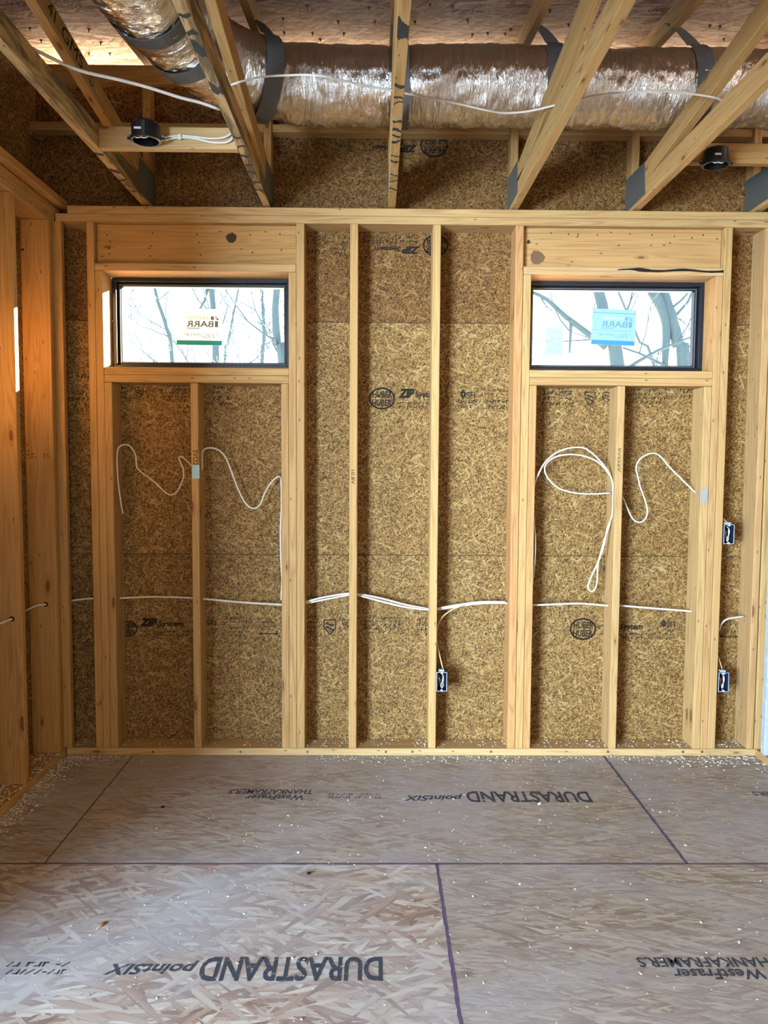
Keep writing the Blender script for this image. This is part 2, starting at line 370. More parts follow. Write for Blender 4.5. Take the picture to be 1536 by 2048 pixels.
# ------------------------------------------------------------------ setting: floor
YW, YS = 3.921, 4.061            # face of the studs, face of the sheathing
XL, XR = -1.59, 2.05             # room faces of the side walls
floor = tag(empty('floor'), 'strand board subfloor', kind='structure')
rows = [(YS+.012, 2.8415, -1.244), (2.8415, 1.622, .239), (1.622, .403, -1.2), (.403, -.816, .3), (-.816, -2.035, -1.1), (-2.035, -3.5, .2)]
for ri, (y1, y0, xs) in enumerate(rows):
    cuts = [xs+2.4384*k for k in range(-4, 4)]; cuts = [-6.0]+[c for c in cuts if -5.9 < c < 2.1]+[2.19]
    for a, b in zip(cuts, cuts[1:]):
        m = MB(); m.slab(a+.001, b-.001, y0+.001, y1-.001, -.018, 0)
        coarse = ri == 1 and a < 0 or ri > 2
        o = m.build('subfloor_sheet', FCOARSE if coarse else FFINE, floor, col=tuple(RND.uniform(.95, 1.03) for _ in range(1)) * 3)
        ox, oy = RND.uniform(0, 9), RND.uniform(0, 9)
        for d in o.data.uv_layers[0].data: d.uv = (d.uv[0]+ox, d.uv[1]+oy)
m = MB(); m.slab(-6, 2.2, -3.5, 4.1, -.03, -.019); m.build('joist_underlay', SEAMD, floor)
def seam(x0, x1, y0, y1, mat, wd=.010):
    m = MB(); n = 60; rr = random.Random(3)
    hor = abs(x1-x0) > abs(y1-y0); d = Vector((x1-x0, y1-y0, 0)); nrm = Vector((-d.y, d.x, 0)).normalized(); prev = None
    for i in range(n+1):
        p = Vector((x0, y0, .0006))+d*(i/n); a, b = p+nrm*wd*rr.uniform(.35, .65), p-nrm*wd*rr.uniform(.35, .65)
        if prev: m.face([prev[0], prev[1], b, a], [(0, 0)]*4)
        prev = (a, b)
    return m.build('seam_line', mat, floor)
seam(2.05, XL-.6, 2.8415, 2.8415, PURPLE, .011); seam(1.194, 1.194, 3.92, 2.8415, PURPLE, .013); seam(.239, .239, 2.8415, 1.5, PURPLE, .011)
seam(-1.244, -1.244, 2.8415, 3.92, SEAMD, .006)
def floor_ink(px0, px1, py0, py1):
    """right edge px1 is where the print starts; it reads from the far side of the room"""
    a, b = at(px1, (py0+py1)/2, z=0), at(px0, (py0+py1)/2, z=0); t, s_ = at((px0+px1)/2, py0, z=0), at((px0+px1)/2, py1, z=0)
    return Ink((a.x, t.y, .0009), (-1, 0, 0), (0, -1, 0)), a.x-b.x, t.y-s_.y
for (a, b, c, d, t, k) in ((933, 1180, 1583, 1605, 'DURASTRAND', 0), (808, 926, 1588, 1602, 'pointSIX', .3), (400, 765, 1914, 1963, 'DURASTRAND', 0), (212, 394, 1922, 1950, 'pointSIX', .3),
                     (457, 625, 1579, 1588.5, 'THANKAFRAMER.S', .15), (490, 607, 1590, 1600, 'WestFraser', .15), (1275, 1560, 1915, 1935, 'THANKAFRAMER.S', 0),
                     (1347, 1528, 1938, 1959, 'WestFraser', .15), (1506, 1660, 1584, 1592, 'THANKAFRAMER.S', .1)):
    i, w_, h_ = floor_ink(a, b, c, d); i.text(t, 0, 0, w_, h_, k, .022); i.build('printed_mark', INKF, floor)
for (a, b, c, d, n) in ((648, 770, 1586, 1598, 2), (0, 150, 1922, 1952, 2)):
    i, w_, h_ = floor_ink(a, b, c, d); i.scrawl(0, 0, w_, h_, n, random.Random(a)); i.build('printed_mark', INKF, floor)

# ------------------------------------------------------------------ setting: back wall sheathing with two window holes
RO = [(-1.360, -.438, 1.986, 2.458), (.772, 1.697, 1.986, 2.458)]
wb = tag(empty('wall_back'), 'strand board sheathing of the back wall', kind='structure')
def cut_sheet(x0, x1, z0, z1, holes, y0, y1):
    xs = sorted({x0, x1} | {h for q in holes for h in q[:2] if x0 < h < x1}); zs = sorted({z0, z1} | {h for q in holes for h in q[2:] if z0 < h < z1})
    m = MB()
    for a, b in zip(xs, xs[1:]):
        for c, d in zip(zs, zs[1:]):
            cx, cz = (a+b)/2, (c+d)/2
            if not any(q[0] < cx < q[1] and q[2] < cz < q[3] for q in holes): m.slab(a, b, y0, y1, c, d)
    return m
for (z0, z1, cuts, colr) in ((-.25, 1.027, (-1.9, -.72, 1.72, 2.3), (1, 1, 1)), (1.030, 2.237, (-1.9, -1.0, 1.19, 2.3), (1.0, .98, .95)), (2.240, 3.455, (-1.9, -.30, 2.3), (.74, .63, .54))):  # top row darker and redder: shade behind the trusses put into its colour
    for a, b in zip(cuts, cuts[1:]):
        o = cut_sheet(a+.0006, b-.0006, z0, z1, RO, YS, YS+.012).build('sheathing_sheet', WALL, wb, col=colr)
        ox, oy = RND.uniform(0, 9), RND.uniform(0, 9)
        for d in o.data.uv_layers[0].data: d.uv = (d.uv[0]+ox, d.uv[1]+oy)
m = MB(); m.slab(-1.9, 2.3, YS+.0125, YS+.016, -.25, 1.9); m.slab(-1.9, 2.3, YS+.0125, YS+.016, 2.50, 3.45); m.slab(-.40, .74, YS+.0125, YS+.016, 1.9, 2.5)
m.slab(-1.9, -1.40, YS+.0125, YS+.016, 1.9, 2.5); m.slab(1.74, 2.3, YS+.0125, YS+.016, 1.9, 2.5); m.build('outer_skin', plain('green_board_coating', (.05, .05, .03), .7), wb)
yi = YS-.0008
def wpt(px, py): return at(px, py, y=YS)
def emblem(px, py, r, flip=False):
    """round two-word oval stamp"""
    c = wpt(px, py); k = r/395.; i = wall_ink(yi, c.x, c.z, flip)
    i.ring(0, 0, k, k*.84, k*.13); i.text('HUBER', -k*.74, k*.05, k*1.5, k*.50, .12, .028); i.text('HUBER', -k*.78, -k*.58, k*1.5, k*.50, .12, .028)
    i.build('printed_mark', INKW, wb)
def zips(px0, px1, py0, py1, flip=False):
    a, b = wpt(px0, py1), wpt(px1, py0); w_, h_ = b.x-a.x, b.z-a.z
    i = wall_ink(yi, b.x if flip else a.x, b.z if flip else a.z, flip)
    i.text('ZIP', 0, 0, w_*.40, h_*1.08, .25, .06); i.text('System', w_*.42, -h_*.12, w_*.58, h_*.90, .15, .032); i.build('printed_mark', INKW, wb)
def small(px0, px1, py0, py1, n, flip=False, words=None):
    a, b = wpt(px0, py1), wpt(px1, py0); i = wall_ink(yi, a.x, a.z)
    i.scrawl(0, 0, b.x-a.x, b.z-a.z, n, random.Random(px0*7+py0)); i.build('printed_mark', INKW, wb)
def sfi(px0, px1, py0, py1):
    a, b = wpt(px0, py1), wpt(px1, py0); w_, h_ = b.x-a.x, b.z-a.z; i = wall_ink(yi, a.x, a.z)
    cx, cy = w_*.18, h_*.5
    for k in (1, .55):
        q = [(cx, cy+h_*.5*k), (cx+w_*.18*k, cy), (cx, cy-h_*.5*k), (cx-w_*.18*k, cy)]
        for (p0, p1) in zip(q, q[1:]+q[:1]): i.line(*p0, *p1, h_*.13)
    i.text('SFI', w_*.42, 0, w_*.58, h_*.8, 0, .01); i.build('printed_mark', INKW, wb)
def shield(px, py, r):
    c = wpt(px, py); k = r/395.; i = wall_ink(yi, c.x, c.z)
    q = [(-k*.8, k), (k*.8, k), (k*.8, -k*.1), (0, -k*1.1), (-k*.8, -k*.1)]
    for (p0, p1) in zip(q, q[1:]+q[:1]): i.line(*p0, *p1, k*.14)
    i.line(-k*.6, k*.1, k*.6, -k*.5, k*.2); i.line(-k*.5, k*.5, k*.5, k*.2, k*.2); i.build('printed_mark', INKW, wb)
def arrow(px0, px1, py):
    a, b = wpt(px0, py), wpt(px1, py); i = wall_ink(yi, a.x, a.z); w_ = b.x-a.x
    i.line(0, 0, w_, 0, .005)
    for x, s_ in ((0, 1), (w_, -1)): i.line(x, 0, x+s_*.012, .008, .004); i.line(x, 0, x+s_*.012, -.008, .004)
    i.build('printed_mark', INKW, wb)
emblem(764, 797, 27); zips(797, 876, 779, 796); small(792, 905, 803, 818, 2); sfi(921, 950, 780, 797); small(960, 1014, 776, 792, 2); small(915, 955, 798, 818, 2); small(966, 1016, 798, 820, 2)
emblem(871, 491, 26, True); zips(748, 840, 493, 506, True); small(722, 842, 470, 487, 2); small(612, 652, 470, 490, 3); small(680, 700, 470, 490, 2); small(612, 650, 498, 510, 1); small(662, 700, 494, 512, 2)
emblem(256, 1257, 20); zips(279, 368, 1238, 1253); small(278, 386, 1260, 1273, 2); sfi(400, 432, 1238, 1251); small(443, 505, 1233, 1247, 2); small(414, 438, 1254, 1270, 2); small(455, 500, 1252, 1275, 3)
small(515, 553, 1234, 1247, 2); small(515, 557, 1250, 1262, 2); arrow(519, 556, 1267)
emblem(1166, 1258, 28); zips(1206, 1286, 1243, 1260); small(1232, 1310, 1265, 1279, 2); sfi(1322, 1350, 1240, 1254); small(1312, 1352, 1256, 1280, 3); small(1438, 1474, 1240, 1252, 2); small(1442, 1474, 1260, 1268, 1); arrow(1440, 1474, 1273)
small(612, 636, 1230, 1270, 4); shield(660, 1254, 15); wpt(0, 0); shield(692, 1248, 9); small(722, 820, 1232, 1268, 5); small(833, 854, 1234, 1274, 4)
shield(279, 785, 10); small(292, 312, 786, 796, 1); small(316, 385, 768, 804, 5); small(424, 462, 770, 812, 4); small(243, 252, 772, 808, 4)
small(1080, 1148, 770, 812, 4); shield(1180, 797, 13); shield(1213, 795, 10); small(1258, 1342, 768, 808, 5); small(1358, 1386, 776, 812, 3)
emblem(868, 291, 28, True); zips(745, 835, 290, 303, True); small(548, 590, 272, 310, 4); small(610, 700, 268, 276, 1); small(675, 708, 288, 306, 2); small(720, 860, 268, 276, 1); small(1180, 1212, 274, 312, 4); small(150, 185, 745, 760, 1); small(140, 180, 782, 802, 2)
small(100, 122, 350, 372, 2)

# ------------------------------------------------------------------ setting: side and rear walls, roof deck
wl = tag(empty('wall_left'), 'strand board outside the left stud wall', kind='structure')
for (a, b) in ((1.45, 2.9), (2.902, YS)):
    m = MB(); m.slab(-1.742, -1.730, a, b, -.02, 3.5 if a > 2 else 3.18); m.build('sheathing_sheet', WALL, wl)
wr = tag(empty('wall_right'), 'strand board outside the right stud wall', kind='structure')
m = MB(); m.slab(2.19, 2.202, -3.5, YS, -.02, 3.15); m.build('sheathing_sheet', WALL, wr)
wp = tag(empty('wall_partition'), kind='structure'); m = MB(); m.slab(-6, -1.742, 1.45, 1.462, -.02, 3.15); m.build('sheathing_sheet', WALL, wp)
wf = tag(empty('wall_far_left'), kind='structure'); m = MB(); m.slab(-6.012, -6, -3.5, 1.46, -.02, 3.15); m.build('sheathing_sheet', WALL, wf)
wk = tag(empty('wall_rear'), kind='structure')
m = cut_sheet(-6, 2.2, -.02, 3.15, [(-5.5, -2.9, 0, 2.55), (.1, 1.7, .8, 2.2)], -3.512, -3.5); m.build('sheathing_sheet', WALL, wk)
wh = tag(empty('added_shade_wall'), kind='structure')    # unseen header, added to keep rear daylight off the truss zone
m = MB(); m.slab(-1.742, 2.19, .80, .93, 2.34, 3.15); m.build('shade_header', WALL, wh)
ceil = tag(empty('ceiling'), 'strand board roof deck', kind='structure')
SL = .14
def dz(y): return 3.565+SL*(y-YW)
def deck_sheet(x0, x1, y0, y1):
    c = Vector(((x0+x1)/2, (y0+y1)/2, dz((y0+y1)/2)+.0065)); m = MB(); L = Vector(((x1-x0)/2, 0, 0)); W_ = Vector((0, (y1-y0)/2, SL*(y1-y0)/2))
    m.beam(c, L, W_, Vector((0, -SL, 1)).normalized()*.006); return m.build('roof_sheet', DECK, ceil)
for (y0, y1, xc) in ((4.0, 4.75, -.4), (2.78, 3.998, .9), (1.56, 2.778, -.4), (1.0, 1.558, .9)):
    cs = [-2.4]+sorted(c for c in (xc-2.44, xc, xc+2.44) if -2.3 < c < 2.5)+[2.6]
    for a, b in zip(cs, cs[1:]): deck_sheet(a+.001, b-.001, y0, y1)
m = MB(); m.slab(-6.05, 2.6, -3.55, 1.0, 3.152, 3.165); m.build('roof_sheet', DECK, ceil)
m = MB(); m.slab(-6.05, -2.35, .95, 1.5, 3.152, 3.165); m.build('roof_sheet', DECK, ceil)
# nail points poking through the deck beside each truss, and faint board print
rr = random.Random(5)
nails = [(a, b) for a, b in ((935, 40), (640, 78), (676, 42), (750, 42), (568, 64), (625, 66), (688, 66), (606, 88), (657, 90), (721, 92), (566, 36), (830, 43), (880, 94), (910, 96), (945, 68), (975, 66), (1010, 66),
         (738, 14), (614, 10), (1137, 48), (1100, 20), (178, 58), (202, 84), (178, 106), (220, 106), (60, 55), (82, 80), (1448, 77), (1420, 50), (1440, 52), (860, 8), (905, 12), (950, 95), (1022, 58), (1200, 50))]
for (a, b) in nails:
    d = at(a, b, y=1.0)-Vector((0, 0, CH)); t = (dz(0)-CH)/(d.z-SL*d.y); p = Vector((0, 0, CH))+d*t
    m = MB(); m.tube([(p.x, p.y, p.z+.002), (p.x+rr.uniform(-.002, .002), p.y, p.z-.004), (p.x+rr.uniform(-.004, .004), p.y+.001, p.z-.016)], [.0085, .004, .001], 6)
    m.build('nail_point', SEAMD, ceil)
def deck_pt(a, b):
    d = at(a, b, y=1.0)-Vector((0, 0, CH)); t = (dz(0)-CH)/(d.z-SL*d.y); return Vector((0, 0, CH))+d*t
for (a, b, wd, hg, n) in ((110, 14, .16, .07, 3), (165, 18, .07, .05, 2), (5, 12, .16, .08, 3), (600, 26, .06, .06, 2), (880, 27, .20, .06, 1), (960, 30, .10, .06, 2), (1290, 24, .12, .06, 2)):
    p = deck_pt(a, b); i = Ink(p-Vector((0, 0, .001)), (1, 0, 0), (0, -1, -SL)); i.scrawl(0, 0, wd, hg, n, random.Random(a)); i.build('printed_mark', plain('faint_print', (.10, .07, .06), .9), ceil)

# ------------------------------------------------------------------ framing of the back wall
def board(name, label, cat, x0, x1, y0, y1, z0, z1, axis='z', col=None, group=None, mat=None, bevel=.0025):
    m = MB(); m.box(x0, x1, y0, y1, z0, z1, axis)
    return tag(m.build(name, mat or WOOD, None, bevel, col or tint()), label, cat, group)
board('bottom_plate', 'long bottom plate of the back wall lying on the subfloor', 'wall plate', -1.588, 2.045, YW, YS-.001, 0, .038, 'x', (1.05, 1.08, 1.1))
board('top_plate', 'lower board of the doubled top plate along the back wall', 'wall plate', -1.588, 2.19, YW, YS-.001, 2.696, 2.7335, 'x', (.98, .92, .84))
board('top_plate', 'upper board of the doubled top plate, right under the truss ends', 'wall plate', -1.528, 2.19, YW, YS-.001, 2.7345, 2.772, 'x', (1.02, .97, .88))
YB = YS-.001
Z0, Z1 = .0385, 2.6955
board('corner_stud', 'flat corner stud of the back wall in the left corner', 'stud', -1.70, -1.560, YW, YW+.038, Z0, Z1, col=(1, .86, .66))
board('king_stud', 'full-height stud just left of the left window, outermost of its bundle', 'stud', -1.436, -1.399, YW, YB, Z0, Z1, col=(.98, .88, .72))
board('jack_stud', 'short stud carrying the left end of the left window lintel', 'stud', -1.398, -1.361, YW, YB, Z0, 2.4575, col=(1.02, .92, .76))
board('cripple_stud', 'cripple stud under the left end of the left window sill', 'stud', -1.360, -1.323, YW, YB, Z0, 1.9085, col=(.98, .90, .80))
board('cripple_stud', 'middle cripple stud under the left window, blue plate on it', 'stud', -.931, -.893, YW, YB, Z0, 1.9085, col=(1, .95, .86))
board('cripple_stud', 'cripple stud under the right end of the left window sill', 'stud', -.477, -.4395, YW, YB, Z0, 1.9085, col=(.95, .85, .76))
board('jack_stud', 'short stud carrying the right end of the left window lintel', 'stud', -.4385, -.401, YW, YB, Z0, 2.4575, col=(1, .92, .82))
board('king_stud', 'full-height stud just right of the left window', 'stud', -.400, -.360, YW, YB, Z0, Z1, col=(.98, .9, .8))
board('wall_stud', 'full-height stud between the windows, nearer to the left window', 'stud', -.133, -.093, YW, YB, Z0, Z1, col=(1, .90, .76))
board('wall_stud', 'full-height stud between the windows with an outlet box low on its side', 'stud', .279, .318, YW, YB, Z0, Z1, col=(1.03, .98, .86))
board('king_stud', 'reddish full-height stud just left of the right window', 'stud', .690, .730, YW, YB, Z0, Z1, col=(1.02, .80, .68))
board('jack_stud', 'short stud carrying the left end of the right window lintel', 'stud', .732, .771, YW, YB, Z0, 2.4575, col=(1.05, .98, .84))
board('cripple_stud', 'cripple stud under the left end of the right window sill', 'stud', .7725, .809, YW, YB, Z0, 1.9085, col=(1, .86, .74))
board('cripple_stud', 'middle cripple stud under the right window beside the hanging cable bundle', 'stud', 1.217, 1.256, YW, YB, Z0, 1.9085, col=(1.02, .96, .88))
board('cripple_stud', 'cripple stud under the right end of the right window sill, grey plate on it', 'stud', 1.655, 1.695, YW, YB, Z0, 1.9085, col=(1.05, 1, .9))
board('jack_stud', 'short stud carrying the right end of the right window lintel', 'stud', 1.697, 1.7335, YW, YB, Z0, 2.4575, col=(1.02, .88, .78))
board('king_stud', 'full-height stud right of the right window with two outlet boxes on its side', 'stud', 1.735, 1.774, YW, YB, Z0, Z1, col=(1.04, .96, .84))
board('corner_stud', 'stud at the right corner, left of the thin black gap', 'stud', 1.938, 1.974, YW, YB, Z0, Z1, col=(1.0, .9, .84))
board('corner_stud', 'stud at the right corner, right of the thin black gap', 'stud', 1.981, 2.023, YW, YB, Z0, Z1, col=(1.04, .98, .86))
for (a, b, side, cc) in ((-1.398, -.4015, 'left', (.93, .80, .62)), (.732, 1.7335, 'right', (.98, .86, .72))):
    h = board('window_header', f'wide header board over the {side} window', 'header', a, b, YW+.038, YB, 2.4965, 2.6950, 'x', cc)
    board('lintel_plate', f'flat board under the header of the {side} window' + (', split along its top edge' if side == 'right' else ''), 'lintel', a, b, YW, YB, 2.4585, 2.4960, 'x', tint())
    s = .0005; A, B = a+.0385, b-.0365
    board('sill_board', f'upper of the two sill boards under the {side} window', 'window sill', A, B, YW, YB, 1.9485, 1.9855, 'x', (1.04, .98, .86))
    board('sill_board', f'lower of the two sill boards under the {side} window', 'window sill', A, B, YW, YB, 1.910, 1.9475, 'x', (.99, .90, .78))
    if side == 'left': HL = h
    else: HR = h
def spot(parent, px, py, y, rx, ry, mat=INK, name='knot', n=9):
    p = at(px, py, y=y); m = MB(); rr = random.Random(px)
    pts = [(p.x+math.cos(2*math.pi*k/n)*rx*rr.uniform(.8, 1.1), y-.0006, p.z+math.sin(2*math.pi*k/n)*ry*rr.uniform(.8, 1.1)) for k in range(n)]
    m.face(pts[::-1], [(0, 0)]*n); o = m.build(name, mat, parent); return o
KNOT = plain('knot_brown', (.05, .022, .012), .8)
spot(HL, 463, 476, YW+.038, .030, .026, KNOT)
spot(HR, 1074, 514, YW+.038, .040, .036, plain('knot_red_brown', (.17, .085, .04), .8)); spot(HR, 1057, 484, YW+.038, .010, .012, KNOT)
NAILM = plain('nail_head', (.05, .035, .03), .6)
for (o, L) in ((HL, ((214, 470), (220, 483), (218, 497), (219, 508), (305, 466), (302, 492), (301, 512), (394, 469), (398, 485), (401, 510), (500, 470), (505, 505), (560, 468), (563, 500))),
               (HR, ((1137, 468), (1156, 469), (1195, 470), (1222, 465), (1260, 468), (1304, 470), (1349, 473), (1384, 476), (1406, 470), (1434, 478), (1102, 466), (1340, 486)))):
    for (a, b) in L: spot(o, a, b, YW+.038, .0045, .0045, NAILM, 'nail_head', 7)
m = MB(); rr = random.Random(2); pr_ = None
for k in range(26):
    px = 1235+k*8.5; th = (.004+.009*math.sin(min(1, k/5)*1.5)*rr.uniform(.6, 1.1))*(1.5 if 4 < k < 8 else 1); p = at(px, 539.5-1.5*math.sin(k*.5)+k*.12, y=YW-.0006)
    if pr_: m.face([pr_[1], (p.x, p.y, p.z-th*.5), (p.x, p.y, p.z+th*.5), pr_[0]], [(0, 0)]*4)
    pr_ = ((p.x, p.y, p.z+th*.5), (p.x, p.y, p.z-th*.5))
lp = [o for o in C.objects if o.name.startswith('lintel_plate') and 'right' in o['label']][0]; m.build('split', INK, lp)

# ------------------------------------------------------------------ left and right stud walls
for (y0, lab) in ((3.847, 'wide-faced left wall stud next to the corner, glowing in the sun'), (3.461, 'nearest stud of the left wall with a white sunlit edge')):
    o = board('side_wall_stud', lab, 'stud', XL-.139, XL, y0, y0+.038, Z0, 2.683, col=(1.0, .82, .62) if y0 > 3.6 else (.97, .80, .64))
    if y0 > 3.6: LS2 = o
    else: LS1 = o
for y0 in (3.055, 2.65, 2.24, 1.84, 1.462):
    board('side_wall_stud', 'left wall stud on the viewer side of the nearest visible one', 'stud', XL-.139, XL, y0, y0+.038, Z0, 2.683, group='left wall studs toward the viewer')
board('bottom_plate', 'bottom plate of the left wall, shavings along it', 'wall plate', XL-.139, XL, 1.45, YW-.0005, 0, .038, 'y', (1.05, .98, .85))
board('top_plate', 'lower top plate board of the left wall', 'wall plate', XL-.139, XL, 1.45, YW-.0005, 2.684, 2.7225, 'y', (1, .92, .78))
board('top_plate', 'upper top plate board of the left wall', 'wall plate', XL-.139, XL, 1.45, 3.985, 2.7235, 2.765, 'y', (1.02, .90, .74))
board('ceiling_nailer', 'flat nailer board on top of the left wall plates, overhanging them', 'nailer', XL-.10, XL+.038, 1.45, 4.0, 2.773, 2.811, 'y', (.98, .84, .68))
for (px, o, y) in ((22, LS1, 3.461), (90, LS2, 3.847)):
    pass
RW = board('side_wall_stud', 'bluish-white stud, daylight painted into its colour, at the right edge of the frame', 'stud', 1.985, 2.125, 3.83, 3.868, Z0, 2.69, mat=plain('daylit_blue_white_wood', (.44, .49, .52), .9, noise=1.0))  # cool daylight on the wood put into this base colour
for y0 in (3.4, 3.0, 2.6, 2.2): board('side_wall_stud', 'right wall stud toward the viewer', 'stud', 1.985, 2.125, y0, y0+.038, Z0, 2.9, group='right wall studs toward the viewer')
board('bottom_plate', 'bottom plate of the right wall', 'wall plate', 1.985, 2.125, 0, YW-.001, 0, .038, 'y', (1, .9, .84))

# stamps and pencil writing on studs
def xface_ink(x0, y, z): return Ink((x0, y-.0008, z), (1, 0, 0), (0, 0, 1))
p = at(54, 918, y=3.847); i = xface_ink(p.x, 3.847, p.z); i.scrawl(0, 0, .052, .03, 2, random.Random(1)); i.build('grade_stamp', INK, LS2); i = xface_ink(p.x, 3.847, p.z); i.scrawl(.075, 0, .05, .03, 2, random.Random(2)); i.build('grade_stamp', INK, LS2)
p = at(42, 503, y=3.847); spot(LS2, 45, 499, 3.847, .010, .005, INK, 'pen_mark')
def vert_text(t, px, py0, py1, par, wpx=10):
    a, b = at(px, py0, y=YW), at(px, py1, y=YW); i = Ink((a.x-wpx/800, YW-.0008, a.z), (0, 0, -1), (1, 0, 0)); i.text(t, 0, 0, a.z-b.z, wpx/400, 0, 0); i.build('pencil_mark', INK, par)
def byl(s): return [o for o in C.objects if o.get('label') and s in o['label']][0]
vert_text('SVO2', 391, 900, 930, byl('blue plate on it')); vert_text('SVO2V', 1239, 896, 944, byl('hanging cable bundle'), 5); vert_text('10.8V', 706, 940, 968, byl('nearer to the left window'), 7)

# ------------------------------------------------------------------ windows
def ring_frame(m, x0, x1, z0, z1, t, y0, y1):
    m.box(x0, x1, y0, y1, z1-t, z1, 'x'); m.box(x0, x1, y0, y1, z0, z0+t, 'x'); m.box(x0, x0+t, y0, y1, z0+t, z1-t); m.box(x1-t, x1, y0, y1, z0+t, z1-t)
for n, (x0, x1, z0, z1) in enumerate(RO):
    wn = tag(empty(f'window_{n+1}', ((x0+x1)/2, 4.06, z0)), ('left' if n == 0 else 'right')+' narrow black framed window high in the wall', kind='structure')
    wn.location = (0, 0, 0)
    X0, X1, ZB, ZT = x0+.004, x1-.004, z0+.006, z1-.004
    m = MB(); ring_frame(m, X0, X1, ZB, ZT, .020, 4.048, 4.135); m.build('window_frame', FRAME, wn, .002)
    m = MB(); ring_frame(m, X0+.0205, X1-.0205, ZB+.0205, ZT-.0205, .018, 4.078, 4.120); sash = m.build('sash', FRAME, wn, .003)
    m = MB(); ring_frame(m, X0+.030, X1-.030, ZB+.030, ZT-.030, .004, 4.070, 4.0775); m.build('glazing_bead', plain('grey_bead', (.10, .12, .14), .3), wn, .001)
    m = MB(); m.slab(X0+.030, X1-.030, 4.098, 4.102, ZB+.030, ZT-.030); m.build('window_pane', GLASS, wn)
YG = 4.0955
def sticker(name, label, px0, px1, py0, py1, mat, tilt=0):
    a, b = at(px0, py1, y=YG), at(px1, py0, y=YG)
    o = empty(name, ((a.x+b.x)/2, YG, (a.z+b.z)/2)); o.rotation_euler = (0, tilt, 0); tag(o, label, 'sticker')
    w_, h_ = b.x-a.x, b.z-a.z; m = MB(); m.slab(-w_/2, w_/2, 0, .0008, -h_/2, h_/2); m.build('paper', mat, o); return o, w_, h_
def mirror_ink(w_, h_): return Ink((w_/2, -.0008, -h_/2), (-1, 0, 0), (0, 0, 1))     # read from outside, so seen reversed
GREYI = plain('grey_print', (.20, .24, .25), .8); PALEI = plain('pale_orange_print', (.85, .72, .45), .8); TEAL = plain('teal_band', (.03, .42, .45), .7)
BLUEB = plain('blue_band', (.05, .22, .50), .7); SGREY = plain('blue_grey_print', (.16, .26, .36), .8)
s1, w_, h_ = sticker('window_sticker', 'faded white sticker with reversed lettering on the left window', 354, 444, 618, 690, PAPERW, .01)
def logo(o, w_, h_, c1, c2, bt):
    i = mirror_ink(w_, h_); i.text('BARR', w_*.19, h_*.50, w_*.60, h_*.17, 0, .02); i.bar(w_*.09, h_*.50, w_*.07, h_*.17)
    i.bar(w_*.18, h_*.70, w_*.07, h_*.10); i.line(w_*.08, h_*.70, w_*.15, h_*.79, h_*.03); i.line(w_*.08, h_*.705, w_*.15, h_*.705, h_*.02)
    i.bar(w_*.50, h_*.455, w_*.28, h_*.02); i.build('lettering', c1, o)
    i = mirror_ink(w_, h_); i.text('WEATHER', w_*.28, h_*.70, w_*.50, h_*.10, 0, .01); i.build('lettering', c2, o)
    i = mirror_ink(w_, h_); i.scrawl(w_*.08, h_*.24, w_*.80, h_*.10, 1, random.Random(4)); i.scrawl(w_*.12, h_*.17, w_*.34, h_*.11, 1, random.Random(9)); i.build('lettering', c1, o)
    i = mirror_ink(w_, h_); i.bar(0, 0, w_, h_*.13); i.build('colour_band', bt, o)
logo(s1, w_, h_, GREYI, PALEI, TEAL)
s2, w_, h_ = sticker('window_sticker', 'blue sticker with reversed lettering in the middle of the right window', 1183, 1272, 619, 690, PAPERB, .035)
logo(s2, w_, h_, SGREY, plain('tan_print', (.50, .46, .42), .8), BLUEB)
i = mirror_ink(w_, h_); i.bar(0, h_*.88, w_, h_*.02); i.bar(w_*.1, h_*.40, w_*.9, h_*.012); i.build('rule_line', SGREY, s2)
s3, w_, h_ = sticker('window_sticker', 'small pale cyan sticker at the left of the right window', 1090, 1127, 655, 712, PAPERC, .03)
i = mirror_ink(w_, h_); i.scrawl(w_*.2, h_*.78, w_*.65, h_*.14, 2, random.Random(5)); i.scrawl(w_*.1, h_*.06, w_*.75, h_*.60, 9, random.Random(6)); i.ring(w_*.92, h_*.50, w_*.05, h_*.045, w_*.02, 10); i.build('lettering', SGREY, s3)
m = Ink(at(291, 668, y=YG-.0008), (-1, 0, 0), (0, 0, 1)); m.O.x = at(276, 668, y=YG).x; m.scrawl(0, 0, .055, .018, 1, random.Random(8)); m.O.x += 0
lo = m.build('window_sticker', GREYI); tag(lo, 'tiny grey reversed lettering low at the left of the left window', 'sticker')

